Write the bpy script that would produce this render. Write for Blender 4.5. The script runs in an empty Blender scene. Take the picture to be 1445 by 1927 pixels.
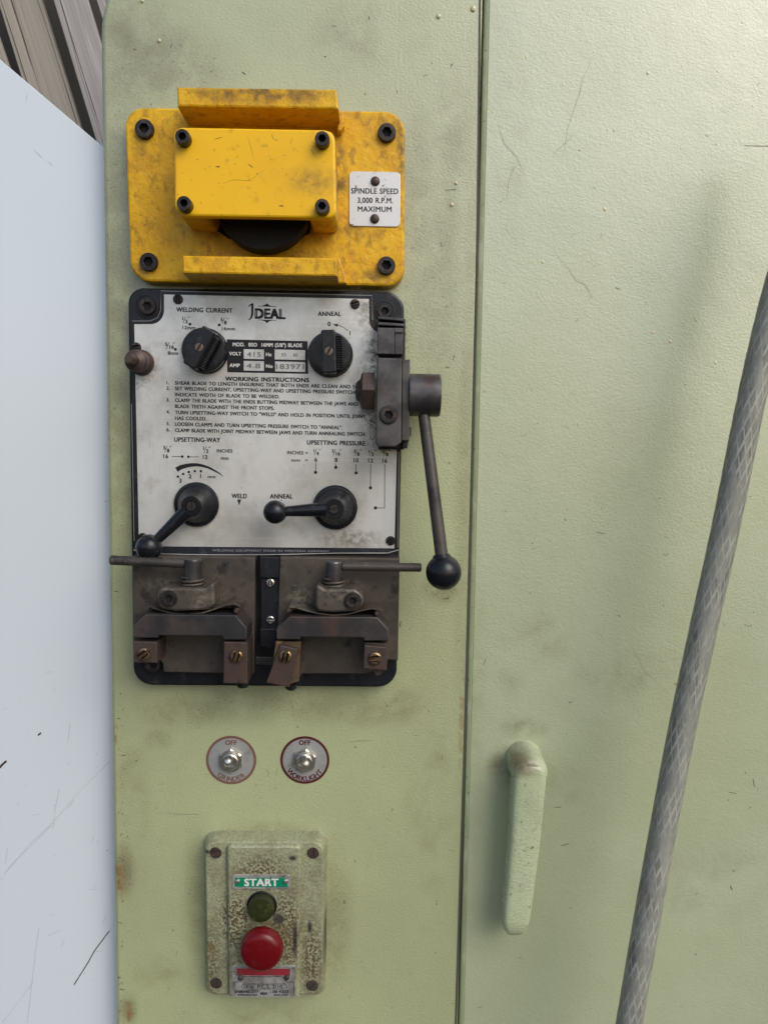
import bpy, bmesh, math, random
from mathutils import Vector, Matrix, noise as mnoise
random.seed(7)
sc = bpy.context.scene
COL = sc.collection
R = math.radians

# ------------------------------------------------------------------ camera
W0, H0, F0 = 1445.0, 1927.0, 1440.0           # photograph size and focal length in its pixels
CAMD = 0.52
cd = bpy.data.cameras.new("Camera"); cam = bpy.data.objects.new("Camera", cd); COL.objects.link(cam)
cd.sensor_fit = 'VERTICAL'; cd.sensor_height = 36.0; cd.lens = 36.0 * F0 / H0
cd.clip_start = 0.01; cd.clip_end = 200
CM = Matrix.Rotation(R(-0.65), 3, 'Z') @ Matrix.Rotation(R(90 - 5.0), 3, 'X') @ Matrix.Rotation(R(0.9), 3, 'Z')
CP = Vector((0, -CAMD, 0))
cam.matrix_world = Matrix.Translation(CP) @ CM.to_4x4()
sc.camera = cam

# ------------------------------------------------------------------ light
SUN_EL, SUN_AZ = 40.0, 142.0                   # azimuth clockwise from +Y
w = bpy.data.worlds.new("World"); sc.world = w; w.use_nodes = True
nt = w.node_tree; bg = nt.nodes["Background"]
sky = nt.nodes.new("ShaderNodeTexSky"); sky.sky_type = 'NISHITA'; sky.sun_disc = False
sky.sun_elevation = R(SUN_EL); sky.sun_rotation = R(SUN_AZ)
sky.air_density = 1.0; sky.dust_density = 3.0; sky.ozone_density = 1.0
nt.links.new(sky.outputs[0], bg.inputs[0]); bg.inputs[1].default_value = 0.15; bg.name = 'Background'
sl = bpy.data.lights.new("Sun", 'SUN'); so = bpy.data.objects.new("Sun", sl); COL.objects.link(so)
sl.energy = 1.1; sl.angle = R(42); sl.color = (1, 0.98, 0.95)
sdir = Vector((math.sin(R(SUN_AZ)) * math.cos(R(SUN_EL)), math.cos(R(SUN_AZ)) * math.cos(R(SUN_EL)), math.sin(R(SUN_EL))))
so.rotation_euler = sdir.to_track_quat('Z', 'Y').to_euler()
sc.view_settings.view_transform = 'Standard'; sc.view_settings.look = 'None'
sc.view_settings.exposure = 0.16; sc.view_settings.gamma = 1.0

# ------------------------------------------------------------------ geometry helpers
X, Y, Z = Vector((1, 0, 0)), Vector((0, 1, 0)), Vector((0, 0, 1))
mm = 0.001

def P(px, py, h=0.0):
    """point h millimetres in front of the cabinet face, seen at photo pixel (px, py)"""
    d = CM @ Vector(((px - W0 / 2) / F0, -(py - H0 / 2) / F0, -1))
    t = (-h * mm - CP.y) / d.y
    return CP + d * t

def L(n, h=0.0):
    return n * (CAMD - h * mm) / F0           # length of n photo pixels at height h

def uv(p): return (p.x, p.z)

def rounded(pts, r, seg=5):
    out = []; n = len(pts)
    for i in range(n):
        p = Vector(pts[i]); a = Vector(pts[i - 1]) - p; b = Vector(pts[(i + 1) % n]) - p
        ri = r[i] if isinstance(r, (list, tuple)) else r
        if ri <= 0: out.append(p); continue
        ang = a.angle(b); t = ri / math.tan(ang / 2); t = min(t, a.length * .48, b.length * .48)
        rr = t * math.tan(ang / 2)
        bis = (a.normalized() + b.normalized())
        if bis.length < 1e-6: out.append(p); continue
        c = p + bis.normalized() * (rr / math.sin(ang / 2))
        s = p + a.normalized() * t - c; e = p + b.normalized() * t - c
        a0 = math.atan2(s.y, s.x); a1 = math.atan2(e.y, e.x); d = (a1 - a0 + math.pi) % (2 * math.pi) - math.pi
        for k in range(seg + 1):
            q = a0 + d * k / seg; out.append(c + Vector((math.cos(q), math.sin(q))) * rr)
    return out

def ccw(pts):
    s = sum(pts[i - 1][0] * pts[i][1] - pts[i][0] * pts[i - 1][1] for i in range(len(pts)))
    return pts if s > 0 else list(reversed(pts))

def prism(bm, pts, h0, h1, b=0.0, o=Vector((0, 0, 0)), U=X, V=Z, Wd=-Y, back=True):
    """outline pts (metres, in U,V) extruded from h0 to h1 (metres along Wd), front edge rounded by b"""
    pts = ccw([tuple(p) for p in pts])
    f = lambda p, h: o + U * p[0] + V * p[1] + Wd * h
    hs = h1 - b
    lo = [bm.verts.new(f(p, h0)) for p in pts]; hi = [bm.verts.new(f(p, hs)) for p in pts]
    n = len(pts)
    for i in range(n):
        j = (i + 1) % n
        bm.faces.new((lo[i], lo[j], hi[j], hi[i]))
    cap = bm.faces.new(hi)
    cap.normal_update()
    if back: bm.faces.new(list(reversed(lo)))
    if b > 0:
        bmesh.ops.inset_individual(bm, faces=[cap], thickness=b * .3, depth=b * .65, use_even_offset=True)
        cap.normal_update()
        bmesh.ops.inset_individual(bm, faces=[cap], thickness=b * .7, depth=b * .35, use_even_offset=True)
    return cap

def ppx(bm, pts, h0, h1, r=0.0, b=0.5, seg=5, hp=None):
    """prism from photo-pixel outline of the front face; h, r, b in millimetres"""
    hp = h1 if hp is None else hp
    q = [uv(P(x, y, hp)) for x, y in pts]
    r = [v if v > b * 1.4 else 0 for v in r] if isinstance(r, (list, tuple)) else (r if r > b * 1.4 else 0)      # a corner tighter than the edge rounding stays square
    rr = [v * mm for v in r] if isinstance(r, (list, tuple)) else r * mm
    q = rounded(q, rr, seg) if (isinstance(rr, list) or rr > 0) else q
    return prism(bm, q, h0 * mm, h1 * mm, b * mm)

def rect(x0, y0, x1, y1, s=0.0):
    d = (x1 - x0) * s
    return [(x0, y0), (x1, y0 + d), (x1, y1 + d), (x0, y1)]

def lathe(bm, o, Wd, prof, n=28, U=None, cap0=False):
    """prof: (radius, height[, 'h' for hexagon]) in metres"""
    Wd = Wd.normalized()
    if U is None:
        U = X if abs(Wd.dot(X)) < .9 else Z
    U = (U - Wd * U.dot(Wd)).normalized(); V = Wd.cross(U)
    rings = []
    for p in prof:
        ring = []
        for k in range(n):
            a = 2 * math.pi * k / n; r = p[0]
            if len(p) > 2:
                r = p[0] * math.cos(math.pi / 6) / math.cos((a % (math.pi / 3)) - math.pi / 6)
            ring.append(bm.verts.new(o + (U * math.cos(a) + V * math.sin(a)) * max(r, 1e-6) + Wd * p[1]))
        rings.append(ring)
    for a, b in zip(rings, rings[1:]):
        for k in range(n):
            j = (k + 1) % n
            bm.faces.new((a[k], a[j], b[j], b[k]))
    bm.faces.new(rings[-1])
    if cap0: bm.faces.new(list(reversed(rings[0])))

def rod(bm, a, b, r0, r1=None, n=20, e=0.0):
    r1 = r0 if r1 is None else r1; d = b - a; l = d.length; e = min(e, l * .4)
    pr = [(r0 - e, 0), (r0, e), (r1, l - e), (r1 - e, l)] if e else [(r0, 0), (r1, l)]
    lathe(bm, a, d, pr, n, cap0=True)

def ball(bm, c, r, sx=1, sy=1, sz=1, n=28):
    bmesh.ops.create_uvsphere(bm, u_segments=n, v_segments=n // 2, radius=r, matrix=Matrix.Translation(c) @ Matrix.Diagonal((sx, sy, sz, 1)))

def tube(bm, pts, r, n=10, close=True, rf=None):
    rings = []; N = len(pts); up = Y
    for i, p in enumerate(pts):
        t = (pts[min(i + 1, N - 1)] - pts[max(i - 1, 0)]).normalized()
        u = (up - t * up.dot(t)).normalized(); v = t.cross(u)
        ri = r if rf is None else rf(i)
        rings.append([bm.verts.new(p + (u * math.cos(2 * math.pi * k / n) + v * math.sin(2 * math.pi * k / n)) * ri) for k in range(n)])
    for a, b in zip(rings, rings[1:]):
        for k in range(n):
            j = (k + 1) % n; bm.faces.new((a[k], a[j], b[j], b[k]))
    if close: bm.faces.new(rings[-1]); bm.faces.new(list(reversed(rings[0])))

# ------------------------------------------------------------------ objects
def finish(name, bm, m, ang=24):
    bmesh.ops.recalc_face_normals(bm, faces=bm.faces)
    me = bpy.data.meshes.new(name); bm.to_mesh(me); bm.free()
    me.materials.append(m)
    for p in me.polygons: p.use_smooth = True
    me.set_sharp_from_angle(angle=R(ang))
    return me

def wloc(o):
    v = Vector((0, 0, 0))
    while o is not None: v += o.location; o = o.parent
    return v

def obj(name, bm, m, parent=None, label=None, kind=None, ang=24, **kw):
    me = finish(name, bm, m, ang)
    vs = [v.co for v in me.vertices]
    c = Vector([(min(v[i] for v in vs) + max(v[i] for v in vs)) / 2 for i in range(3)])
    for v in me.vertices: v.co -= c
    o = bpy.data.objects.new(name, me); COL.objects.link(o)
    o.location = c - (wloc(parent) if parent else Vector((0, 0, 0)))
    if parent: o.parent = parent
    if 8 < len(me.polygons) < 4000 and kind is None and 'letter' not in name and 'water' not in name:
        wn = o.modifiers.new('weighted_normals', 'WEIGHTED_NORMAL'); wn.keep_sharp = True; wn.weight = 90
    if label: o['label'] = label
    if kind: o['kind'] = kind
    for k, v in kw.items(): o[k] = v
    return o

def thing(name, label, cat, loc, group=None):
    o = bpy.data.objects.new(name, None); COL.objects.link(o); o.location = loc
    o.empty_display_size = 0.02
    o['label'] = label; o['category'] = cat
    if group: o['group'] = group
    return o

def B(): return bmesh.new()

# ------------------------------------------------------------------ materials
def ramp01(nt, sock, lo, hi):
    n = nt.nodes.new('ShaderNodeMapRange'); n.interpolation_type = 'SMOOTHSTEP'
    n.inputs[1].default_value = lo; n.inputs[2].default_value = hi
    nt.links.new(sock, n.inputs[0]); return n.outputs[0]

def math_(nt, op, a, b=None):
    n = nt.nodes.new('ShaderNodeMath'); n.operation = op
    for i, v in enumerate((a, b)):
        if v is None: continue
        if isinstance(v, (int, float)): n.inputs[i].default_value = v
        else: nt.links.new(v, n.inputs[i])
    return n.outputs[0]

def mat(name, base, rough=.5, metal=0.0, layers=(), bumps=(), rvar=0.0, spec=.4, coat=0.0, blobs=(), trans=0.0, ior=1.45, lean=0.0):
    """layers: (colour, scale, lo, hi, (sx,sy,sz), amount, kind); blobs: (colour, [(point, rx, rz, strength)...], noise scale)"""
    m = bpy.data.materials.new(name); m.use_nodes = True; t = m.node_tree
    bs = t.nodes['Principled BSDF']
    geo = t.nodes.new('ShaderNodeNewGeometry'); pos = geo.outputs['Position']
    if lean:
        vr = t.nodes.new('ShaderNodeVectorRotate'); vr.rotation_type = 'Y_AXIS'; vr.inputs['Angle'].default_value = R(lean); t.links.new(pos, vr.inputs['Vector']); pos = vr.outputs[0]
    def tex(scale, st=(1, 1, 1), kind='n', detail=6, dist=0.0, rg=.6):
        mp = t.nodes.new('ShaderNodeMapping'); mp.inputs['Scale'].default_value = st
        t.links.new(pos, mp.inputs[0])
        if kind == 'v':
            n = t.nodes.new('ShaderNodeTexVoronoi'); n.inputs['Scale'].default_value = scale
            t.links.new(mp.outputs[0], n.inputs['Vector']); return n.outputs['Distance']
        if kind == 'w':
            n = t.nodes.new('ShaderNodeTexWave'); n.inputs['Scale'].default_value = scale
            n.inputs['Distortion'].default_value = 6; n.inputs['Detail'].default_value = 3; n.inputs['Detail Scale'].default_value = 1.5
            t.links.new(mp.outputs[0], n.inputs['Vector']); return n.outputs['Fac']
        n = t.nodes.new('ShaderNodeTexNoise'); n.inputs['Scale'].default_value = scale
        n.inputs['Detail'].default_value = detail; n.inputs['Roughness'].default_value = rg; n.inputs['Distortion'].default_value = dist
        t.links.new(mp.outputs[0], n.inputs['Vector']); return n.outputs['Fac']
    def mix(fac, a, b):
        n = t.nodes.new('ShaderNodeMix'); n.data_type = 'RGBA'
        if isinstance(fac, (int, float)): n.inputs[0].default_value = fac
        else: t.links.new(fac, n.inputs[0])
        for i, v in ((6, a), (7, b)):
            if isinstance(v, tuple): n.inputs[i].default_value = (*v, 1)
            else: t.links.new(v, n.inputs[i])
        return n.outputs[2]
    c = base
    for ly in layers:
        col, s, lo, hi = ly[:4]; st = ly[4] if len(ly) > 4 else (1, 1, 1)
        amt = ly[5] if len(ly) > 5 else 1.0; kd = ly[6] if len(ly) > 6 else 'n'
        f = ramp01(t, tex(s, st, kd), lo, hi)
        if amt != 1.0: f = math_(t, 'MULTIPLY', f, amt)
        c = mix(f, c, col)
    for col, spots, ns, lo, hi in blobs:
        acc = None
        for pt, rx, rz, stg in spots:
            a = t.nodes.new('ShaderNodeVectorMath'); a.operation = 'SUBTRACT'; t.links.new(pos, a.inputs[0]); a.inputs[1].default_value = pt
            d = t.nodes.new('ShaderNodeVectorMath'); d.operation = 'MULTIPLY'; t.links.new(a.outputs[0], d.inputs[0]); d.inputs[1].default_value = (1 / rx, 0, 1 / rz)
            l = t.nodes.new('ShaderNodeVectorMath'); l.operation = 'LENGTH'; t.links.new(d.outputs[0], l.inputs[0])
            f = math_(t, 'MULTIPLY', ramp01(t, l.outputs['Value'], 1.0, 0.15), stg)
            acc = f if acc is None else math_(t, 'MAXIMUM', acc, f)
        nz = ramp01(t, tex(ns, (1, 1, 1), 'n', 8, 0.3), lo, hi)
        c = mix(math_(t, 'MULTIPLY', acc, nz), c, col)
    if isinstance(c, tuple): bs.inputs['Base Color'].default_value = (*c, 1)
    else: t.links.new(c, bs.inputs['Base Color'])
    bs.inputs['Metallic'].default_value = metal; bs.inputs['Roughness'].default_value = rough
    bs.inputs['Specular IOR Level'].default_value = spec; bs.inputs['Coat Weight'].default_value = coat; bs.inputs['Coat Roughness'].default_value = .24
    bs.inputs['Transmission Weight'].default_value = trans; bs.inputs['IOR'].default_value = ior
    if rvar:
        f = tex(90, (1, 1, 1)); n = t.nodes.new('ShaderNodeMapRange')
        n.inputs[1].default_value = .3; n.inputs[2].default_value = .7
        n.inputs[3].default_value = max(.02, rough - rvar); n.inputs[4].default_value = min(1, rough + rvar)
        t.links.new(f, n.inputs[0]); t.links.new(n.outputs[0], bs.inputs['Roughness'])
    prev = None
    for bp in bumps:
        s, strength, dist = bp[:3]; st = bp[3] if len(bp) > 3 else (1, 1, 1); kd = bp[4] if len(bp) > 4 else 'n'
        b = t.nodes.new('ShaderNodeBump'); b.inputs['Strength'].default_value = strength; b.inputs['Distance'].default_value = dist * mm
        t.links.new(tex(s, st, kd, 4, 0.2, .5), b.inputs['Height'])
        if prev is not None: t.links.new(prev, b.inputs['Normal'])
        prev = b.outputs[0]
    if prev is not None: t.links.new(prev, bs.inputs['Normal'])
    return m

def spot(x, y, rx, ry, s): return (tuple(P(x, y)), L(rx), L(ry), s)
GRIME_AND_SHADOW = (.15, .125, .06)
green_layers = [((.40, .445, .245), 7, .35, .7), ((.33, .38, .20), 16, .55, .8, (1, 1, .5), .45),
                ((.24, .25, .13), 190, .60, .75, (1, 1, .8), .35), ((.13, .11, .06), 420, .70, .78, (1, 1, 1), .35)]
panel_spots = [spot(225, 600, 60, 800, .6), spot(820, 560, 90, 330, .42), spot(830, 1110, 50, 40, .8), spot(300, 130, 200, 120, .5),  # spot below the lever ball paints its cast shadow, the rest is grime
               spot(500, 1320, 330, 60, .4), spot(235, 1640, 30, 80, .7), spot(500, 1570, 150, 40, .55), spot(372, 1700, 40, 220, .4), spot(630, 1720, 50, 200, .4),
               spot(780, 400, 60, 260, .45), spot(242, 1900, 26, 50, .8), spot(300, 1390, 40, 30, .4), spot(880, 700, 30, 900, .35)]
M_green = mat('green_wrinkle_paint', (.355, .385, .215), .36, 0, green_layers,
              [(560, .7, .45, (1, 1, 1.3)), (1300, .4, .2), (200, .12, .5), (12, .2, 4)], .08, spec=1.0, coat=1.0,
              blobs=[(GRIME_AND_SHADOW, panel_spots, 60, .15, .65), ((.20, .19, .09), [spot(260, 60, 120, 140, 1), spot(700, 60, 160, 100, .8), spot(850, 300, 50, 300, .9), spot(700, 1330, 180, 60, .9), spot(330, 1340, 140, 50, .9), spot(810, 1500, 70, 400, .5), spot(300, 1850, 90, 90, .6), spot(520, 1910, 160, 40, .8), spot(250, 1500, 50, 300, .5)], 28, .4, .75), ((.07, .06, .04), panel_spots, 480, .54, .68), ((.24, .13, .05), [spot(226, 1650, 16, 50, 1), spot(218, 1380, 8, 30, 1), spot(240, 1905, 14, 30, 1), spot(205, 1110, 8, 60, .8), spot(868, 1350, 8, 200, .6)], 150, .4, .6)])
door_spots = [spot(945, 1440, 45, 50, .9), spot(985, 1370, 60, 30, .6), spot(1190, 1270, 50, 50, .35), spot(890, 1400, 30, 500, .25), spot(1060, 1480, 60, 60, .3)]
M_door = mat('green_door_paint', (.375, .42, .26), .36, 0,
             [((.42, .47, .31), 6, .35, .7), ((.36, .42, .22), 20, .6, .8, (1, 1, .5), .3), ((.16, .13, .08), 420, .72, .78, (1, 1, 1), .3)],
             [(560, .65, .42, (1, 1, 1.4)), (1300, .4, .2), (190, .15, .5), (8, .25, 8)], .07, spec=1.0, coat=1.0,
             blobs=[(GRIME_AND_SHADOW, door_spots, 70, .3, .7), ((.22, .21, .11), [spot(1180, 1250, 140, 90, .55), spot(940, 1280, 60, 120, .6), spot(1300, 1650, 200, 120, .5), spot(1020, 1200, 90, 80, .5), spot(1250, 760, 90, 60, .4), spot(960, 300, 50, 250, .5)], 30, .42, .75)])
M_gedge = mat('worn_green_edge', (.22, .26, .18), .5, 0, [((.12, .13, .09), 60, .45, .6, (1, 1, .3)), ((.35, .40, .28), 140, .55, .65)], [(300, .3, .3)])
M_strip = mat('rubbed_edge_strip', (.24, .28, .16), .5, 0, [((.12, .125, .08), 40, .5, .7, (1, 1, .15), .6), ((.31, .36, .23), 140, .5, .65, (1, 1, .3)), ((.05, .045, .04), 300, .64, .70)], [(300, .3, .3)])
M_dark = mat('painted_shade', (.012, .012, .012), .9)  # near-black that stands in for shade inside holes
M_yellow = mat('worn_yellow_paint', (.68, .37, .006), .42, 0,
               [((.72, .42, .010), 36, .42, .58), ((.52, .27, .012), 80, .46, .66, (1, 1, 1), .7), ((.27, .145, .012), 150, .51, .68, (1, 1, .7), .65), ((.16, .10, .02), 420, .60, .70, (1, 1, .8), .5),
                ((.05, .035, .02), 520, .66, .72, (1, 1, 1), .6)], [(240, .8, .8), (700, .5, .35)], .12,
               blobs=[((.13, .08, .02), [spot(250, 215, 30, 30, .7), spot(755, 300, 16, 120, .8), spot(240, 420, 14, 120, .8), spot(500, 450, 160, 40, .9), spot(500, 228, 200, 26, .9), spot(670, 440, 60, 40, .7), spot(560, 480, 120, 30, .6), spot(700, 530, 90, 20, .9), spot(250, 520, 70, 24, .8), spot(640, 350, 20, 110, .9), spot(590, 190, 60, 30, .5), spot(280, 300, 60, 50, .4)], 140, .3, .65)])
M_yellow2 = mat('clean_yellow_paint', (.82, .475, .006), .38, 0,
                [((.78, .44, .008), 24, .35, .75), ((.46, .26, .012), 190, .58, .72, (1, 1, 1), .6), ((.28, .15, .02), 380, .66, .74, (1, 1, 1), .6), ((.05, .035, .02), 500, .70, .76, (1, 1, 1), .6)], [(200, .2, .35), (700, .15, .2)], .08,
                blobs=[((.30, .17, .03), [spot(345, 257, 34, 34, .7), spot(606, 262, 40, 40, .8), spot(345, 384, 34, 40, .8), spot(600, 390, 60, 36, .8)], 200, .2, .7)])
M_black = mat('black_enamel', (.009, .0105, .015), .36, 0, [((.04, .04, .04), 120, .55, .7, (1, 1, 1), .6), ((.14, .13, .12), 500, .70, .76, (1, 1, 1), .5)], [(160, .35, .5), (600, .2, .2)], .12)
M_bake = mat('black_bakelite', (.007, .008, .011), .26, 0, [((.05, .05, .05), 140, .55, .75, (1, 1, 1), .5), ((.16, .15, .13), 700, .70, .76, (1, 1, 1), .4)], [(500, .12, .2)], .1)
M_alu = mat('brushed_aluminium', (.66, .66, .64), .36, .45,
            [((.46, .45, .42), 22, .4, .65), ((.40, .385, .35), 9, .5, .72, (1, 1, 1), .6), ((.66, .66, .65), 400, .5, .7, (.02, 1, 1), .3), ((.36, .34, .30), 60, .56, .75, (1, 1, 1), .5), ((.30, .29, .27), 900, .58, .75, (1, 1, .05), .25), ((.13, .12, .10), 330, .68, .76, (1, 1, 1), .6)],
            [(900, .08, .1, (.04, 1, 1)), (20, .12, 1)], .08,
            blobs=[((.20, .18, .14), [spot(270, 700, 60, 60, .8), spot(690, 600, 40, 60, .6), spot(390, 660, 62, 62, .55), spot(620, 665, 60, 60, .55), spot(375, 950, 62, 62, .4), spot(640, 960, 66, 66, .6),
                                       spot(690, 740, 40, 120, .7), spot(660, 1010, 90, 30, .8), spot(700, 660, 30, 60, .7), spot(490, 560, 200, 16, .4)], 260, .35, .65)])
M_tag = mat('white_aluminium_tag', (.62, .62, .61), .38, .45, [((.45, .44, .42), 120, .58, .7, (1, 1, 1), .5), ((.10, .08, .06), 420, .63, .72)], [(500, .1, .15)])
M_tag2 = mat('tarnished_tag', (.46, .46, .45), .38, .5, [((.26, .25, .23), 90, .45, .65), ((.10, .085, .07), 330, .58, .68), ((.62, .61, .6), 200, .62, .72)], [(500, .3, .25)])
M_print = mat('black_print', (.008, .008, .010), .55, 0)
M_whiteprint = mat('white_print', (.62, .62, .60), .5)
M_line = mat('bare_metal_line', (.30, .30, .29), .4, .6)
M_iron = mat('brown_oiled_iron', (.066, .056, .048), .5, .35, [((.095, .080, .066), 45, .4, .65), ((.035, .030, .028), 90, .52, .7), ((.20, .17, .13), 500, .62, .74, (1, 1, 1), .45)], [(220, .3, .4), (900, .35, .2)], .12,
             blobs=[((.22, .20, .15), [spot(410, 1115, 36, 50, .9), spot(570, 1120, 40, 46, .9), spot(650, 1095, 60, 24, .6), spot(320, 1090, 60, 18, .5)], 300, .35, .7)])
M_steel = mat('dark_worn_steel', (.060, .057, .060), .38, .6, [((.11, .105, .105), 60, .4, .65), ((.09, .045, .028), 50, .55, .7, (1, 1, 1), .7), ((.22, .2, .19), 450, .66, .74, (1, 1, 1), .5)], [(180, .2, .3), (900, .2, .15)], .12)
M_rust = mat('rusty_steel', (.072, .052, .046), .5, .4, [((.105, .06, .045), 60, .45, .65, (1, 1, 1), .7), ((.045, .038, .036), 120, .5, .7), ((.15, .11, .08), 420, .64, .74, (1, 1, 1), .5)], [(260, .4, .4), (900, .3, .2)], .1)
M_brown = mat('brown_blued_steel', (.075, .062, .058), .42, .5, [((.045, .044, .047), 40, .42, .6), ((.11, .06, .048), 60, .55, .7, (1, 1, 1), .6), ((.16, .14, .12), 450, .66, .74, (1, 1, 1), .5)], [(200, .25, .3)], .12)
M_bar = mat('dark_brown_bar', (.075, .066, .06), .45, .4, [((.035, .033, .033), 50, .45, .65), ((.11, .09, .075), 200, .55, .7)], [(260, .3, .3)], .1)
M_screw = mat('black_socket_screw', (.030, .026, .026), .42, .5, [((.07, .055, .05), 150, .45, .65)], [(600, .2, .2)], .1)
M_socket = mat('worn_screw_slot', (.03, .026, .024), .6, .3)
M_brass = mat('tarnished_brass_screw', (.27, .20, .12), .3, .85, [((.16, .09, .05), 240, .45, .65)], [(400, .2, .3)])
M_brassblock = mat('rusty_brass', (.13, .09, .055), .45, .5, [((.42, .28, .11), 60, .56, .68, (1, 1, .4)), ((.07, .05, .04), 160, .5, .65)], [(300, .3, .4)])
M_nickel = mat('bright_screw', (.60, .59, .55), .25, .9, [((.25, .22, .18), 300, .5, .7)])
M_chrome = mat('toggle_nickel', (.62, .60, .55), .28, .95, [((.3, .27, .2), 500, .5, .7, (1, 1, 1), .6)])
M_label = mat('grey_switch_label', (.36, .37, .36), .42, .35, [((.27, .27, .25), 110, .5, .7)])
M_ringA = mat('faded_brown_print', (.17, .085, .07), .55); M_ringB = mat('maroon_print', (.075, .012, .014), .5)
M_box = mat('hammered_green_enamel', (.33, .35, .22), .28, 0.1,
            [((.27, .27, .17), 40, .45, .6), ((.12, .09, .05), 520, .50, .56, (1, 1, 1), .30),
             ((.05, .045, .045), 300, .68, .70, (1, 1, 1), .9)],
            [(520, .8, .6), (200, .2, .4)], .08, spec=.7,
            blobs=[((.105, .08, .045), [spot(500, 1620, 85, 60, 1), spot(450, 1705, 50, 90, 1.3), spot(540, 1725, 52, 130, 1.3), spot(590, 1780, 34, 120, 1), spot(405, 1780, 34, 120, .8), spot(490, 1780, 110, 80, .8)], 560, .47, .52),
                   ((.16, .12, .05), [spot(405, 1740, 22, 90, .8), spot(588, 1695, 26, 60, .6), spot(500, 1720, 80, 100, .6)], 120, .4, .7),
                   ((.035, .033, .035), [spot(560, 1740, 7, 60, 1), spot(556, 1590, 12, 8, 1), spot(398, 1583, 9, 7, 1), spot(530, 1700, 18, 20, .9), spot(586, 1722, 6, 20, 1), spot(614, 1750, 6, 90, 1)], 200, .25, .40)])
M_greenplate = mat('green_print', (.0, .20, .10), .4, 0, [((.05, .12, .08), 300, .6, .7)])
M_redprint = mat('red_print', (.24, .02, .03), .45, 0, [((.10, .05, .045), 160, .42, .62)])
M_red = mat('red_plastic', (.115, .002, .004), .25, 0, [((.12, .015, .02), 120, .5, .75, (1, 1, 1), .5), ((.5, .2, .12), 500, .74, .78, (1, 1, 1), .4)], [(100, .06, .5)], .06)
M_olive = mat('dark_olive_plastic', (.022, .028, .008), .32, 0, [((.06, .06, .02), 200, .5, .7)], [(300, .1, .3)])
M_handle = mat('pale_green_handle_paint', (.44, .50, .32), .26, 0, [((.38, .43, .28), 50, .45, .7), ((.11, .10, .075), 300, .66, .71, (1, 1, .7), .8), ((.04, .035, .03), 160, .73, .745)],
               [(480, .8, .5, (1, 1, 1.8)), (200, .1, .4)], .06, spec=.8, blobs=[((.17, .15, .08), [spot(968, 1408, 46, 34, 1)], 60, .15, .6), ((.10, .09, .06), [spot(990, 1590, 60, 180, .9)], 420, .58, .66)])
M_white = mat('white_coated_sheet', (.63, .695, .75), .20, 0, [((.36, .38, .42), 130, .74, .79, (1, 1, 1), .5)], [(7, .1, 6)], .0, spec=1.0, coat=1.0)
M_scr = mat('scratch_mark', (.27, .28, .18), .8); M_scr2 = mat('dark_scratch', (.05, .04, .03), .8); M_scr3 = mat('grey_scuff', (.42, .44, .47), .6)
LEAN = 17.3
M_wood = mat('weathered_grey_timber', (.33, .30, .255), .8, 0,
             [((.30, .275, .235), 90, .40, .62, (1, 1, .03)), ((.07, .06, .05), 260, .57, .63, (1, 1, .012)), ((.38, .36, .33), 200, .6, .72, (1, 1, .06), .6)], [(260, .8, 1.2, (1, 1, .02)), (700, .3, .3)], lean=LEAN)
M_wood2 = mat('mauve_grey_timber', (.31, .285, .28), .8, 0,
              [((.32, .30, .295), 80, .4, .6, (1, 1, .04)), ((.50, .48, .48), 160, .55, .7, (1, 1, .05), .6), ((.08, .07, .065), 240, .58, .64, (1, 1, .012))], [(240, .8, 1.2, (1, 1, .03))], lean=LEAN)
M_ymark = mat('brown_paint_mark', (.38, .24, .01), .6)
M_wood3 = mat('shade_dark_timber', (.075, .07, .06), .85, 0, [((.07, .065, .055), 50, .4, .6, (1, 1, .1))], [(120, .5, 1)])  # shade seen in the slat gaps is put into this dark colour
M_ground = mat('grey_concrete_ground', (.06, .058, .054), .9, 0, [((.045, .043, .04), 6, .4, .6)], [(60, .4, 2)])
M_pvc = mat('clear_vinyl', (.87, .865, .75), .06, 0, trans=.92, ior=1.25, bumps=[(120, .15, .4)])
M_core = mat('grey_hose_core', (.30, .315, .325), .5, 0, [((.38, .39, .40), 260, .46, .56, (1, 1, .12)), ((.17, .18, .19), 200, .55, .64, (1, 1, .10)), ((.46, .45, .43), 90, .55, .72, (1, 1, .16), .7), ((.20, .21, .22), 60, .55, .7, (1, 1, .3), .6)])
M_braid = mat('white_braid_thread', (.54, .555, .57), .6, 0, [((.33, .34, .35), 90, .35, .65)])
M_fluff = mat('brown_dust_fluff', (.16, .125, .07), .95)
M_bead = mat('amber_water_drop', (.50, .46, .28), .08, 0, spec=.8)

# ------------------------------------------------------------------ shared pieces
def socket(bm, o, r, hh, ax=-Y, dep=None):
    """hex socket cap screw, head base at o"""
    dep = dep or hh * .70
    lathe(bm, o, ax, [(r * .98, 0), (r, hh * .15), (r, hh * .82), (r * .93, hh), (r * .60, hh, 'h'), (r * .56, hh - .1 * mm, 'h'), (r * .56, hh - dep, 'h')], 24)

def slotted(bm, o, r, hh, ang, ax=-Y, U=X):
    w = r * .16
    u = (U - ax * U.dot(ax)).normalized(); v = ax.cross(u)
    lathe(bm, o, ax, [(r * .97, 0), (r * .97, hh * .35)], 24)
    for s in (0, math.pi):
        a0 = math.asin(w / r); pts = [(r * math.cos(a0 + (math.pi - 2 * a0) * k / 14), r * math.sin(a0 + (math.pi - 2 * a0) * k / 14)) for k in range(15)]
        cs, sn = math.cos(R(ang) + s), math.sin(R(ang) + s)
        pts = [(x * cs - y * sn, x * sn + y * cs) for x, y in pts]
        prism(bm, pts, 0, hh, min(hh * .45, r * .3), o, u, v, ax)

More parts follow.
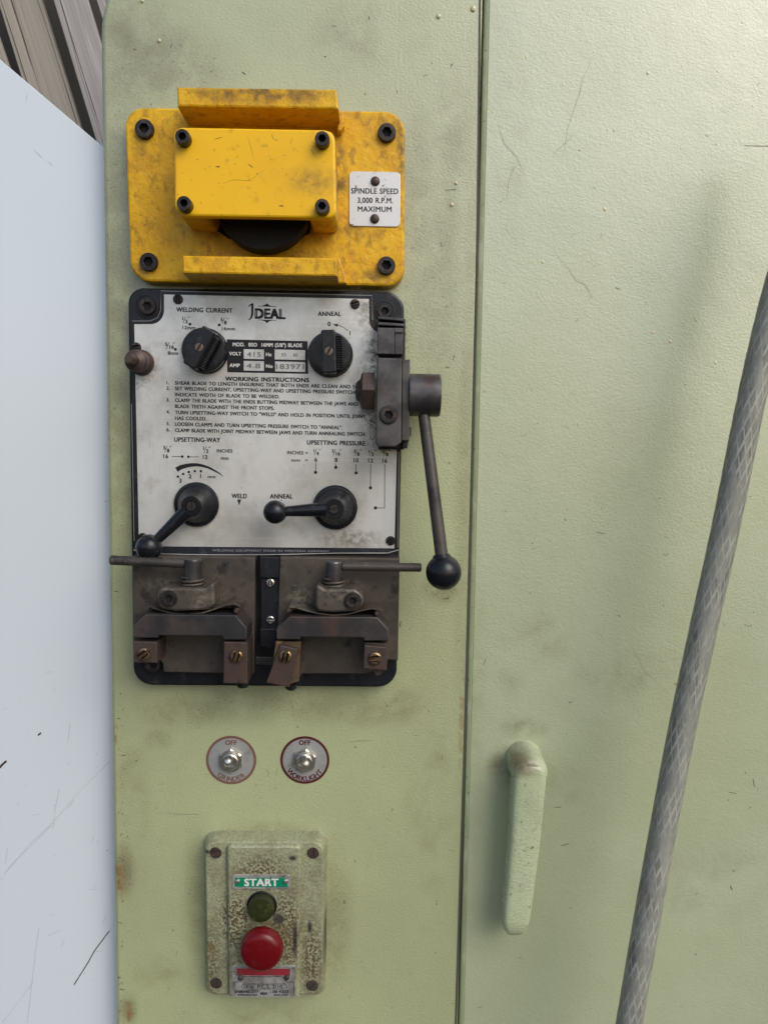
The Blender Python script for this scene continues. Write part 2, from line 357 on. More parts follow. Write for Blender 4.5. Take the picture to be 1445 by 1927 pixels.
def socket_at(name, x, y, rp, h0, hh, par, m=None, label=None, hole=False):
    hh = max(hh, 2.6); bm = B(); o = P(x, y, h0 + hh); o.y = -h0 * mm
    if hole: socket(bm, o, L(rp, h0 + hh), hh * mm, dep=hh * .75 * mm)
    else: socket(bm, o, L(rp, h0 + hh), hh * mm)
    sc_o = obj(name, bm, m or M_screw, par, label)
    bm = B(); r_ = L(rp, h0 + hh) * .55; lathe(bm, o, -Y, [(r_, hh * .31 * mm, 'h'), (r_, hh * .36 * mm, 'h')], 24, cap0=True); obj('hex_shade_disc', bm, M_dark, sc_o)  # near-black disc, shade of the greasy hole put into its colour
    return sc_o

def slot_at(name, x, y, rp, h0, hh, ang, par, m, label=None):
    bm = B(); o = P(x, y, h0 + hh); o.y = -h0 * mm
    slotted(bm, o, L(rp, h0 + hh), hh * mm, ang)
    return obj(name, bm, m, par, label)

def rivet_at(x, y, rp, h0, hh, par, m, name='rivet'):
    bm = B(); o = P(x, y, h0 + hh); o.y = -h0 * mm; r = L(rp, h0)
    lathe(bm, o, -Y, [(r, 0), (r * .95, hh * .45 * mm), (r * .75, hh * .8 * mm), (r * .4, hh * .97 * mm), (0, hh * mm)], 18)
    return obj(name, bm, m, par)

# lettering
_tc = {}
def textmesh(s, bold):
    k = (s, bold)
    if k not in _tc:
        cu = bpy.data.curves.new('t', 'FONT'); cu.body = s; cu.size = 1; cu.offset = 0.0; cu.resolution_u = 3; cu.align_x = 'LEFT'
        cu.space_word = 1.25; cu.space_character = 1.06
        o = bpy.data.objects.new('t', cu); COL.objects.link(o)
        dg = bpy.context.evaluated_depsgraph_get()
        me = bpy.data.meshes.new_from_object(o.evaluated_get(dg))
        _tc[k] = ([v.co.copy() for v in me.vertices], [tuple(p.vertices) for p in me.polygons])
        bpy.data.objects.remove(o); bpy.data.curves.remove(cu); bpy.data.meshes.remove(me)
    return _tc[k]
_cap = max(v.y for v in textmesh('H', 0.0)[0])

def text(bm, s, x, y, cap, h, width=None, slope=.018, align='c', bold=.012, rot=0.0, squeeze=1.0):
    """text centred vertically at pixel (x,y); align c/l; cap height and width in pixels, lying at height h"""
    vs, fs = textmesh(s, bold)
    x0 = min(v.x for v in vs); x1 = max(v.x for v in vs); sc_ = cap / _cap
    sx = (width / (x1 - x0)) if width else sc_ * squeeze
    ox = -(x0 + x1) / 2 if align == 'c' else -x0
    ca, sa = math.cos(rot), math.sin(rot)
    e = cap * (.035 + bold * 1.3)
    for n_, (dx, dy) in enumerate(((-e, -e * .6), (e, -e * .6), (-e, e * .6), (e, e * .6))):
        nv = []
        for v in vs:
            a = (v.x + ox) * sx + dx; b = -(v.y - _cap / 2) * sc_ + dy
            if rot: a, b = a * ca - b * sa, a * sa + b * ca
            nv.append(bm.verts.new(P(x + a, y + b + a * slope, h + n_ * .004)))
        for f in fs: bm.faces.new([nv[i] for i in f])

def flat(bm, pts, h):
    bm.faces.new([bm.verts.new(P(x, y, h)) for x, y in pts])

def dot(bm, x, y, r, h): flat(bm, [(x + r * math.cos(k * math.pi / 6), y + r * math.sin(k * math.pi / 6)) for k in range(12)], h)

def stroke(bm, pts, wd, h, wf=None):
    """flat line through pixel points"""
    n = len(pts); L_, R_ = [], []
    for i, (x, y) in enumerate(pts):
        a = Vector(pts[max(i - 1, 0)]); b = Vector(pts[min(i + 1, n - 1)]); d = (b - a).normalized()
        q = (wd if wf is None else wf(i / (n - 1))) / 2
        L_.append(bm.verts.new(P(x - d.y * q, y + d.x * q, h))); R_.append(bm.verts.new(P(x + d.y * q, y - d.x * q, h)))
    for i in range(n - 1): bm.faces.new((L_[i], L_[i + 1], R_[i + 1], R_[i]))

def frac(bm, a, b, x, y, h, s=1.0, q=True):
    text(bm, a, x - 3.6 * s - (2 if len(a) > 1 else 0), y - 2.6 * s, 6.2 * s, h, bold=.02)
    text(bm, b, x + 3.4 * s + (3 if len(b) > 1 else 0) * s, y + 3 * s, 6.6 * s, h, bold=.02)
    stroke(bm, [(x - 3.2 * s, y + 6.5 * s), (x + 1.8 * s, y - 6.5 * s)], 1.0, h)
    if q:
        e = x + (9 if len(b) > 1 else 6.0) * s
        for k in (0, 2.4): stroke(bm, [(e + k, y - 3.2 * s), (e + k + 1, y - 6.2 * s)], 1.0, h)

def marks(name, pts, m, par, h, w=1.4, n=0, box=None, ln=6):
    bm = B()
    for ch in pts: stroke(bm, ch, w, h, lambda t: w * (0.35 + math.sin(math.pi * min(max(t, .02), .98))))
    for _ in range(n):
        x = random.uniform(box[0], box[2]); y = random.uniform(box[1], box[3]); a = random.uniform(0, 6.28); l = random.expovariate(1 / ln) + 1.5
        q = random.uniform(-.5, .5)
        stroke(bm, [(x, y), (x + math.cos(a) * l * .5, y + math.sin(a) * l * .5), (x + math.cos(a + q) * l, y + math.sin(a + q) * l)], random.choice((.6, .8, 1.3)), h)
    return obj(name, bm, m, par, kind='stuff')

# ================================================================== SETTING
bm = B(); prism(bm, [(-6, -6), (6, -6), (6, 6), (-6, 6)], -1.15, -1.12, 0, U=X, V=Y, Wd=Z)
obj('ground', bm, M_ground, kind='structure')

# ---- cabinet: front panel, door, handle
cab = thing('machine_cabinet', 'large pale green wrinkle-painted machine cabinet with a tall door on its right', 'machine cabinet', Vector((0, .2, -1.12)))
def edge_x(xa, xb, t): return xa + (xb - xa) * t      # along the photo's height
pL0, pL1 = P(187.5, 0), P(217.5, 1927)
pS0, pS1 = P(908, 0), P(861, 1927)
def at_z(a, b, z): return a.x + (b.x - a.x) * (z - a.z) / (b.z - a.z)
ZC = P(188, 62).z; RT = .058; ZT, ZB = ZC + RT, -1.12
def sheet(xl, xr, rl, rr, yd, y0=0.0, depth=.02, seg=8, nx=2, corner=False):
    """folded sheet: front face between two slanting edges with rounded folds going back"""
    bm = B(); rows = []
    zs = [(ZB, 0.0), (0.0, 0.0), (ZC, 0.0)] + [(ZC + RT * math.sin(q), RT * (1 - math.cos(q)) if corner else 0.0) for q in [math.pi / 2 * k / 14 for k in range(1, 15)]]
    for z, off in zs:
        a, b = xl(z) + off, xr(z); row = [(a, yd, z)]
        for s in range(seg + 1):
            q = math.pi / 2 * s / seg; row.append((a + rl - rl * math.cos(q), y0 + rl - rl * math.sin(q), z))
        for s in range(1, nx): row.append((a + rl + (b - rr - a - rl) * s / nx, y0, z))
        for s in range(seg + 1):
            q = math.pi / 2 * s / seg; row.append((b - rr + rr * math.sin(q), y0 + rr - rr * math.cos(q), z))
        row.append((b, yd, z))
        rows.append([bm.verts.new(v) for v in row])
    rows.append([bm.verts.new((v[0], .03, ZT)) for v in row])
    for a, b in zip(rows, rows[1:]):
        for i in range(len(a) - 1): bm.faces.new((a[i], a[i + 1], b[i + 1], b[i]))
    return bm
bm = sheet(lambda z: at_z(pL0, pL1, z), lambda z: at_z(pS0, pS1, z), 4 * mm, 1.0 * mm, .03, corner=True)
front = obj('front_panel', bm, M_green, cab)
bm = sheet(lambda z: at_z(pS0, pS1, z) + 3.5 * mm, lambda z: .62, 1.4 * mm, 3 * mm, .03, y0=-.8 * mm)
door = obj('door', bm, M_door, cab)
bm = B(); rows = []
for z in (ZB, ZT):
    x_ = at_z(pS0, pS1, z) + .7 * mm
    rows.append([bm.verts.new(v) for v in ((x_, .02, z), (x_, 1.0 * mm, z), (x_ + .25 * mm, -.1 * mm, z), (x_ + .8 * mm, -.8 * mm, z), (x_ + 2.4 * mm, -1.0 * mm, z), (x_ + 3.2 * mm, -.6 * mm, z), (x_ + 3.3 * mm, .02, z))])
for i in range(6): bm.faces.new((rows[0][i], rows[0][i + 1], rows[1][i + 1], rows[1][i]))
obj('door_edge_strip', bm, M_strip, door)
bm = B()
xa = pL0.x + .004
prism(bm, [(xa + .012, ZB), (.61, ZB), (.61, ZT - .002)] + [(xa + .012 + .05 * (1 - math.cos(q)), ZT - .052 + .05 * math.sin(q)) for q in [math.pi / 2 * k / 8 for k in range(8, -1, -1)]], -.55, -.0301)
obj('cabinet_shell', bm, M_gedge, cab)
bm = B(); stroke(bm, [(903, -10), (897, 560), (886, 960), (874, 1400), (857, 1940)], 4, .25)
obj('door_seal', bm, mat('rubber_seal', (.07, .075, .055), .7, 0, [((.06, .05, .03), 200, .5, .7)]), front)

# water drops and marks on the panels
drops = [(890, 16, 6), (927, 211, 4.5), (990, 108, 4.5), (1059, 160, 4), (1116, 98, 4), (1218, 138, 5.5), (1107, 29, 4), (1282, 124, 4), (1396, 43, 4), (1137, 394, 5.5), (1020, 493, 5),
         (1143, 244, 4), (1200, 240, 4), (1280, 280, 4), (1227, 626, 5), (1260, 643, 5), (1345, 683, 5), (1058, 160, 4), (1415, 200, 4), (1350, 135, 4), (825, 30, 5), (300, 76, 4), (268, 1, 4), (850, 385, 4), (858, 344, 3.5), (1304, 335, 4), (1088, 274, 3), (914, 566, 4)]
for (x, y, r) in drops:
    bm = B(); ball(bm, P(x, y, .4), L(r * .8), 1, .45, 1.1, 12)
    obj('water_drop', bm, M_bead, door if x > 905 else front)
marks('paint_scratches', [[(1117, 104), (1095, 150), (1090, 175), (1068, 240), (1058, 300)], [(936, 230), (948, 270), (972, 295), (987, 330)], [(967, 310), (957, 340), (953, 380)],
      [(1040, 470), (1048, 458)], [(1040, 472), (1072, 510), (1083, 528), (1100, 535), (1114, 560), (1095, 570)], [(1316, 348), (1335, 343)], [(1082, 250), (1060, 272), (1040, 290)],
      [(1188, 1215), (1210, 1260), (1250, 1300)], [(1225, 1250), (1290, 1235), (1340, 1260)], [(1078, 1300), (1085, 1270), (1120, 1285)]], M_scr, door, .95, .6, 45, (900, 10, 1440, 1240), 5)
marks('dark_paint_chips', [[(1400, 274), (1445, 275)], [(1157, 541), (1166, 545)], [(1122, 1001), (1137, 1005)], [(1042, 1519), (1056, 1519)], [(1055, 1592), (1070, 1588)], [(1241, 1706), (1249, 1706)],
      [(1416, 1466), (1419, 1480)], [(1372, 1491), (1385, 1493)]], M_scr2, door, .97, 2.2, 60, (900, 700, 1440, 1900), 3)
marks('paint_scratches', [[(657, 1397), (676, 1394), (705, 1394)], [(285, 1385), (298, 1370)], [(328, 1533), (375, 1532)], [(284, 1395), (279, 1408)], [(300, 1530), (372, 1533)]],
      M_scr, front, .25, 1.2, 80, (215, 1300, 860, 1920), 4)
marks('dark_paint_chips', [[(838, 358), (858, 356)], [(833, 1127), (845, 1125)], [(855, 668), (852, 678)], [(838, 690), (846, 692)]], M_scr2, front, .27, 2.0, 110, (200, 20, 870, 1900), 2.6)
marks('edge_wear', [], M_scr2, front, .22, 1.2, 40, (224, 1300, 232, 1920), 2)

# door handle
hb = B()
lathe(hb, P(984, 1427, 0), -Y, [(L(38), 0), (L(36), 1.5 * mm), (L(35), 4 * mm), (L(34), 22 * mm), (L(30), 27 * mm), (L(20), 29 * mm)], 36)
# grip: lofted oval sections following the handle downwards
secs = [(1000, 1441, 14, 30), (1001, 1446, 24, 30), (1000, 1456, 30, 29.5), (998, 1475, 33, 29), (995, 1510, 32.5, 28.5), (991, 1570, 31.5, 28), (984, 1640, 30, 28), (977, 1700, 29, 28), (973, 1735, 28, 28), (971, 1753, 24, 27), (970, 1764, 16, 25.5), (969, 1769, 7, 24)]
rings = []
for (x, y, wd, h) in secs:
    c = P(x, y, h); hw = L(wd, h); ring = []
    th = 8.5 * mm * min(1, wd / 24)
    for k in range(20):
        a = 2 * math.pi * k / 20; cx, cy = math.cos(a), math.sin(a)
        ex = math.copysign(abs(cx) ** .55, cx); ey = math.copysign(abs(cy) ** .42, cy)
        ring.append(hb.verts.new(Vector((c.x + hw * ex, c.y + 8 * mm - th * ey, c.z))))
    rings.append(ring)
for a, b in zip(rings, rings[1:]):
    for k in range(20): hb.faces.new((a[k], a[(k + 1) % 20], b[(k + 1) % 20], b[k]))
hb.faces.new(rings[0]); hb.faces.new(rings[-1])
obj('door_handle', hb, M_handle, door, ang=70)

# ---- white sheet and timber at the left
def board(name, pts, h, th, m, par, r=0):
    bm = B(); ppx(bm, pts, h - th, h, r, .8); return obj(name, bm, m, par)
ws = B(); ppx(ws, [(-260, -110), (187, 270), (330, 392), (330, 2500), (-260, 2500)], -22, -16, 0, .3)
sheet_o = obj('white_panel', ws, M_white, label='white coated sheet scratched near its foot, leaning behind the cabinet edge', category='panel')
bm = B()
for ch in [[(8, 1645), (40, 1610), (96, 1555)], [(12, 1640), (60, 1585), (100, 1548)], [(103, 1530), (112, 1485)], [(100, 1552), (104, 1535)], [(103, 1545), (150, 1490), (208, 1432)], [(140, 1855), (165, 1812), (180, 1785), (211, 1748)],
           [(0, 1440), (14, 1432)], [(52, 1925), (62, 1840), (68, 1790), (74, 1745)], [(34, 1516), (36, 1510)], [(72, 1384), (78, 1378)], [(5, 1925), (40, 1880), (62, 1850)], [(128, 1398), (133, 1360)],
           [(50, 190), (52, 178)], [(65, 283), (80, 297)], [(193, 1740), (201, 1722)], [(116, 1782), (122, 1770)], [(92, 305), (100, 312)]]:
    n = len(ch); stroke(bm, ch, 1.2, -15.9, lambda t: 1.0 + .5 * math.sin(t * 9))
for _ in range(30):
    x, y, a, l = random.uniform(5, 195), random.uniform(1250, 1920), random.gauss(2.2, .5), random.expovariate(.12) + 2
    stroke(bm, [(x, y), (x + math.cos(a) * l, y + math.sin(a) * l)], .9, -15.88)
obj('scratch_marks', bm, M_scr3, sheet_o, kind='stuff')
bm = B(); stroke(bm, [(0, 1445), (6, 1438), (13, 1432)], 4, -15.86); stroke(bm, [(140, 1853), (166, 1812), (178, 1790), (206, 1752)], 1.8, -15.86); stroke(bm, [(72, 1384), (78, 1379)], 3, -15.86)
obj('dark_scratch_marks', bm, M_scr2, sheet_o, kind='stuff')

fen = thing('timber_fence', 'weathered grey timber slats leaning behind the white sheet at top left', 'fence', P(60, 1700, -300))
def slat(l0, r0, sl, m, h=-150):
    f = lambda x, y: (x + (y) / sl, y)
    board('slat', [f(l0, -260), f(r0, -260), f(r0, 900), f(l0, 900)], h, 6, m, fen, 0)
slat(-95, -27, 2.9, M_wood); slat(-4, 79, 3.25, M_wood); slat(101, 165, 3.3, M_wood2, -140); slat(182, 262, 3.2, M_wood2)
bm = B(); ppx(bm, [(-500, -300), (500, -300), (500, 1400), (-500, 1400)], -250, -225, 0, .5); obj('backing_board', bm, M_wood3, fen)

# ================================================================== GRINDER GUARD
gg = thing('grinder_guard', 'yellow cast grinder guard with boxed cover, bolted above the welder', 'grinder guard', P(500, 390, 0))
bm = B()
ppx(bm, [(234, 201), (762, 209), (761, 539), (246, 529)], 0, 12, [12, 13, 12, 13], 1.6, 8)
# fillet pad right of cover between the flanges
obj('base_plate', bm, M_yellow, gg)
bm = B(); ppx(bm, [(333, 163), (634, 167.5), (637, 205), (334, 200)], 11.5, 40, 1.2, 1.2); obj('upper_flange', bm, M_yellow, gg)
bm = B(); ppx(bm, [(343, 480.5), (635, 485), (635, 520), (344, 514)], 11.5, 40, 1.2, 1.2); obj('lower_flange', bm, M_yellow, gg)
for nm, pts in (('web', [(634, 207), (648, 209), (648, 236), (641, 246), (634, 246)]), ('web', [(634, 484), (640, 488), (652, 522), (652, 533), (634, 533)])):
    bm = B(); ppx(bm, pts, 11.5, 20, .8, 1.2); obj('flange_web', bm, M_yellow, gg)
# cover body: upturned U, open below so that the wheel shows
bm = B()
ppx(bm, [(329, 243), (629, 247), (632, 411), (582, 411), (575, 380), (540, 345), (450, 343), (400, 372), (388, 408), (333, 406)], 11.5, 45, [4, 4, 4, 2, 4, 6, 6, 4, 2, 4], .4, 5, hp=45)
obj('cover_body', bm, M_yellow, gg)
bm = B(); ppx(bm, [(326.5, 238.5), (630, 244), (633, 411), (329, 406)], 45, 50, [5.5, 7, 5.5, 7], 1.3, 8)
cover = obj('cover_lid', bm, M_yellow2, gg)
marks('paint_chips', [[(406, 313), (411, 314), (414, 313)], [(468, 338), (471, 340)], [(370, 300), (373, 301)], [(525, 388), (530, 387), (534, 389)], [(405, 262), (418, 258)], [(512, 252), (514, 262)], [(590, 290), (586, 280)]], M_scr2, cover, 50.05, 2.0, 26, (335, 246, 624, 404), 1.6)
marks('paint_scratches', [[(466, 256), (472, 275), (478, 300)], [(420, 345), (440, 338), (470, 340), (500, 318)], [(420, 305), (428, 298)], [(490, 330), (505, 350)]], M_ymark, cover, 50.04, .8)
bm = B(); c = P(495, 378, 30); r = L(88, 30)
lathe(bm, Vector((c.x, -17 * mm, c.z)), -Y, [(r * .98, 0), (r, 1 * mm), (r, 12 * mm), (r * .97, 13 * mm), (r * .4, 13 * mm), (r * .35, 10 * mm)], 56, cap0=True)
wh = obj('grinding_wheel', bm, mat('dark_grinding_wheel', (.010, .0095, .009), .85, 0, [((.03, .028, .026), 500, .6, .7)], [(900, .6, .4)]), gg)
bm = B(); ppx(bm, [(398, 330), (584, 330), (584, 438), (560, 452), (432, 450), (400, 428)], 11.8, 12.3, 0, .05); obj('wheel_shade_plate', bm, M_dark, gg)  # thin black plate laid on the base, painted shade behind the wheel
for (x, y, r) in ((271, 241, 17), (728, 248, 16.5), (279, 492, 16.5), (727, 499, 16.5)):
    socket_at('socket_screw', x, y, r, 11, 4.5, gg)
for (x, y) in ((343, 256), (606, 260), (346, 382), (606, 387)):
    socket_at('cover_screw', x, y, 13.5, 49.5, 7, gg)
bm = B(); ppx(bm, [(657, 322), (753.5, 324), (753, 427), (657, 425)], 11.9, 12.9, 3, .25, 5); tag = obj('speed_tag', bm, M_tag, gg)
bm = B()
text(bm, 'SPINDLE SPEED', 705, 359.5, 10, 12.96, 88, .012, bold=.0)
text(bm, '3,000 R.P.M.', 706, 377, 10, 12.96, 66, .012, bold=.0)
text(bm, 'MAXIMUM', 705, 393.5, 9.5, 12.96, 63, .012, bold=.0)
obj('lettering', bm, M_print, tag)
rivet_at(706, 339, 8.5, 12.9, 2.4, tag, M_rust); rivet_at(705, 410, 8.5, 12.9, 2.4, tag, M_rust)

# ================================================================== BLADE WELDER
bw = thing('blade_welder', 'black-framed blade welder with printed aluminium face, switches and lower clamps', 'blade welder', P(500, 920, 0))
bm = B()
ppx(bm, [(240.5, 541), (761, 549), (746, 1294), (251, 1290)], 0, 10, [10, 12, 13, 13], 1.6, 9)
obj('housing', bm, M_black, bw)
# raised rim bosses round the corner bolts
for (x, y, rp) in ((277, 576, 17), (724, 585, 15), (288, 1250, 18)):
    bm = B(); o = P(x, y, 10.2); r = L(rp + 2, 10)
    lathe(bm, Vector((o.x, -9.5 * mm, o.z)), -Y, [(r * 1.18, 0), (r * 1.14, 1.0 * mm), (r, 1.1 * mm), (r * .98, .6 * mm)], 32)
    obj('bolt_recess', bm, M_black, bw)
    socket_at('socket_screw', x, y, rp * .9, 9.8, 2.6, bw)

# face plate
def plate_outline(g=0.0):
    a = [(309 - g, 554 - g), (694 + g, 562.5 - g), (695 + g, 603)]
    for k in range(1, 7): q = math.pi / 2 * k / 6; a.append((695 + g + 24 * (1 - math.cos(q)), 603 + g * .0 + 24 * math.sin(q)))
    a += [(752 + g, 629 - g), (742 + g, 1032 + g), (262 - g, 1028 + g), (253 - g, 610 - g), (284 - g, 610 - g)]
    for k in range(1, 7): q = math.pi / 2 * k / 6; a.append((284 - g + 25 * math.sin(q), 585 - g + 25 * math.cos(q)))
    return a
bm = B(); ppx(bm, plate_outline(7.5), 9.9, 10.5, 0, .1)
border = obj('plate_border', bm, M_black, bw)
bm = B(); ppx(bm, plate_outline(0), 10.4, 10.75, 0, .08)
plate = obj('face_plate', bm, M_alu, bw)
bm = B()
o = plate_outline(5.2); h = 10.54
stroke(bm, [(303, 585), (303.5, 547.5), (700, 556), (701, 602)], 1.0, h); obj('silver_line', bm, M_line, border); bm = B(); stroke(bm, [(249, 604), (283, 604), (297, 598), (303, 584)], 1.0, h)
obj('silver_line', bm, M_line, border); bm = B(); stroke(bm, [(248, 760), (253, 1018)], 1.1, h); obj('silver_line', bm, M_line, border); bm = B(); stroke(bm, [(751, 850), (748, 1030)], 1.0, h)
obj('silver_line', bm, M_line, border)
# folded lower lip
bm = B(); rows = []
for k in range(25):
    t = k / 24; x = 252 + (750 - 252) * t; lift = 1.2 + 1.8 * math.sin(math.pi * t) ** 2 + 1.0 * math.sin(t * 9)
    yb = 1041 + 3.5 * math.sin(math.pi * min(1, t * 1.3)) - (6 if t in (0, 1) else 0)
    rows.append((P(x, 1029 + 4 * t, 10.8), P(x, yb, 10.8 + lift)))
vs = [(bm.verts.new(a), bm.verts.new(b), bm.verts.new(b + Vector((0, .5 * mm, -.0 * mm))), bm.verts.new(a + Vector((0, .5 * mm, 0)))) for a, b in rows]
for a, b in zip(vs, vs[1:]):
    for i in range(4): bm.faces.new((a[i], b[i], b[(i + 1) % 4], a[(i + 1) % 4]))
lip = obj('plate_lip', bm, M_black, bw)
bm = B(); q = [(252 + 498 * k / 24) for k in range(25)]
for a, b in zip(rows, rows[1:]):
    d = Vector((0, -.06 * mm, -.1 * mm)); u = Vector((0, 0, .45 * mm))
    bm.faces.new([bm.verts.new(v) for v in (a[1] + d, b[1] + d, b[1] + d + u, a[1] + d + u)])
obj('bright_edge', bm, M_alu, lip)
bm = B()
text(bm, 'WELDING EQUIPMENT MADE IN WESTERN GERMANY', 510, 1036.5, 3.6, 13.7, 220, .008, bold=0)
obj('lettering', bm, mat('faded_white_print', (.20, .20, .20), .5), lip)

# printed matter
T = B(); h = 10.80
def t(s, x, y, cap, width=None, slope=.02, align='c', bold=.012): text(T, s, x, y, cap, h, width, slope, align, bold)
t('WELDING CURRENT', 385, 583.5, 8.2, 105, .02, bold=.016); t('ANNEAL', 620, 590.5, 8.2, 43, .01, bold=.016)
t('DEAL', 508.5, 590.5, 18, 55, .02, bold=.035)
stroke(T, [(467, 577.5), (471, 574), (476.5, 571.5)], 2.4, h, lambda q: 1.2 + 2.6 * q); stroke(T, [(475.2, 571.8), (475.2, 580), (475, 591), (473.2, 597.5), (470, 601), (467, 602)], 4.4, h + .004, lambda q: 4.3 - 3.2 * max(0, q - .45) / .55)
stroke(T, [(486, 576), (520, 576.8)], 1.1, h); stroke(T, [(486, 602), (520, 602.8)], 1.1, h)
flat(T, [(492, 576), (499, 573.5), (502.5, 570.5), (506, 573.8), (513, 576.6)], h + .01); flat(T, [(492, 602.4), (513, 602.9), (506, 605), (502.5, 608.5), (499, 604.8)], h + .01)
frac(T, '1', '2', 348, 602, h); t('12mm', 356, 616.5, 6.2, 24); dot(T, 358, 610, 2.8, h)
frac(T, '5', '8', 421, 604, h); t('16mm', 430, 618.5, 6.2, 24); dot(T, 413, 611.5, 2.8, h)
frac(T, '5', '16', 317, 650, h); t('8mm', 326, 664.5, 6.2, 19); dot(T, 330.5, 657.5, 2.8, h)
t('0', 619.5, 609.5, 8); t('1', 658.5, 627, 7.5)
stroke(T, [(634, 612), (641, 613.5), (648, 617), (655, 622.5)], 1.1, h); flat(T, [(626, 610.5), (636.5, 609), (634.5, 615)], h + .01)
t('WORKING INSTRUCTIONS', 503, 714, 7.6, 157, .016, bold=.03)
for n_, y in zip('123456', (720, 730.5, 752.5, 775, 797, 808.5)): t(n_ + '.', 314, y, 6, slope=.02, align='l')
for s, y, xe in (('SHEAR BLADE TO LENGTH ENSURING THAT BOTH ENDS ARE CLEAN AND SQUARE.', 720.5, 701), ('SET WELDING CURRENT, UPSETTING-WAY AND UPSETTING PRESSURE SWITCHES TO', 731, 692),
                 ('INDICATE WIDTH OF BLADE TO BE WELDED.', 742.3, 526), ('CLAMP THE BLADE WITH THE ENDS BUTTING MIDWAY BETWEEN THE JAWS AND THE', 753, 694), ('BLADE TEETH AGAINST THE FRONT STOPS.', 764.3, 516),
                 ('TURN UPSETTING-WAY SWITCH TO "WELD" AND HOLD IN POSITION UNTIL JOINT', 776, 688), ('HAS COOLED.', 786.8, 389), ('LOOSEN CLAMPS AND TURN UPSETTING PRESSURE SWITCH TO "ANNEAL".', 798, 644),
                 ('CLAMP BLADE WITH JOINT MIDWAY BETWEEN JAWS AND TURN ANNEALING SWITCH.', 809.5, 688)):
    t(s, 330, y, 6.4, xe - 330, .0215, 'l', .018)
t('UPSETTING-WAY', 371.5, 827.5, 8, 86, .012, bold=.016); t('UPSETTING PRESSURE', 632.5, 833.5, 8, 109, .018, bold=.016)
frac(T, '5', '8', 313.5, 845, h); frac(T, '1', '2', 387, 846, h); t('16', 312.5, 858.5, 7.2); t('12', 386.5, 860, 7.2); t('INCHES', 423, 848.5, 6, 29); t('mm', 423, 862, 6.4, 14)
stroke(T, [(323.5, 858.8), (342, 859.2)], 1.1, h); dot(T, 343.5, 859.2, 2.5, h + .01); stroke(T, [(355, 859.6), (375, 859.9)], 1.1, h); dot(T, 355, 859.5, 2.5, h + .01)
arc = [(332.5, 884), (340, 879.6), (350, 876.6), (360, 875), (370, 874.6), (380, 876), (392, 879.6), (404, 885.5), (414, 891.5), (421, 897)]
stroke(T, arc, 8, h, lambda q: 8.6 * (1 - q) ** .75 + .5)
for x, y in ((335.2, 897), (345, 892), (355.7, 888.2), (367, 886.6), (378.5, 886.8)): dot(T, x, y, 2.5, h)
t('3', 340, 904.5, 7.4); t('2', 358, 896.5, 7.4); t('1', 378, 896, 7.4); t('mm', 398.5, 897, 5.5, 14)
t('WELD', 450.5, 933.5, 8.2, 28, .01, bold=.016); flat(T, [(446.5, 940), (454, 940), (450.3, 951.5)], h); t('ANNEAL', 529.5, 934, 8.2, 42, .01, bold=.016)
dot(T, 530, 941.5, 1, h)
t('INCHES =', 560, 852, 6, 39); t('mm  =', 564, 866, 5.6, 31)
for a, b, x in (('1', '4', 594.5), ('5', '16', 630), ('3', '8', 671), ('1', '2', 698), ('5', '8', 725)): frac(T, a, b, x, 850.5 + (x - 594) * .015, h, .95)
for s, x in (('6', 594.5), ('8', 632.5), ('10', 670), ('12', 697.5), ('16', 724)): t(s, x, 865 + (x - 594) * .016, 7.4)
stroke(T, [(594.5, 871), (594, 889)], 1.2, h); dot(T, 594, 889, 3.1, h + .01); stroke(T, [(632, 872), (632, 879)], 1.2, h); dot(T, 632, 879.5, 3.1, h + .01)
stroke(T, [(670, 873), (670, 890)], 1.2, h); dot(T, 670, 890, 3.1, h + .01); stroke(T, [(697.5, 873.5), (697, 918)], 1.2, h); dot(T, 697, 918, 3.1, h + .01)
stroke(T, [(724, 874), (723.5, 956)], 1.2, h); stroke(T, [(724, 956), (707, 955.8)], 1.2, h + .005); dot(T, 706.5, 955.8, 3.1, h + .01)
obj('lettering', T, M_print, plate)
bm = B(); ppx(bm, [(427, 638.5), (579, 642), (580, 703.5), (428, 700.5)], 10.7, 10.86, 0, .03); rat = obj('rating_panel', bm, M_print, bw)
bm = B()
for p_ in ([(459, 657), (497, 657.8), (497, 676), (459, 675.2)], [(517, 657.5), (574.5, 659), (574.5, 677.5), (517, 676.3)], [(459, 679), (497, 679.8), (497, 698), (459, 697.2)], [(518, 680), (574.5, 681.5), (574.5, 700), (518, 698.8)]):
    flat(bm, p_, 10.9)
obj('blank_field', bm, M_alu, rat)
bm = B(); h2 = 10.93
text(bm, 'MOD.  BSO  16MM (5/8") BLADE', 503.5, 649, 6.6, h2, 130, .014, bold=.012)
for s, x, y, wd in (('VOLT', 443, 665.5, 22), ('Hz', 506, 667, 10), ('AMP', 442, 687.5, 19), ('No', 507, 689, 12)): text(bm, s, x, y, 6.2, h2, wd, .014, bold=.012)
obj('white_lettering', bm, M_whiteprint, rat)
bm = B()
for s, x, y, wd, c in (('415', 478, 667, 26, 8.5), ('50', 534, 667.5, 9, 6), ('60', 556, 668, 8, 6), ('4.8', 477, 688.5, 26, 8.5), ('183971', 546, 690, 52, 9)): text(bm, s, x, y, c, h2, wd, .014, bold=0)
obj('stamped_figures', bm, mat('stamped_grey', (.13, .13, .125), .5), rat)
# face plate screws
for (x, y, r, a) in ((334.5, 562.5, 9, 88), (668, 571.5, 9, 20), (256, 653, 9, 10), (735, 1018, 9, 50), (268, 1012, 9, 20)):
    slot_at('plate_screw', x, y, r, 10.7, 1.6, a, bw, M_screw)

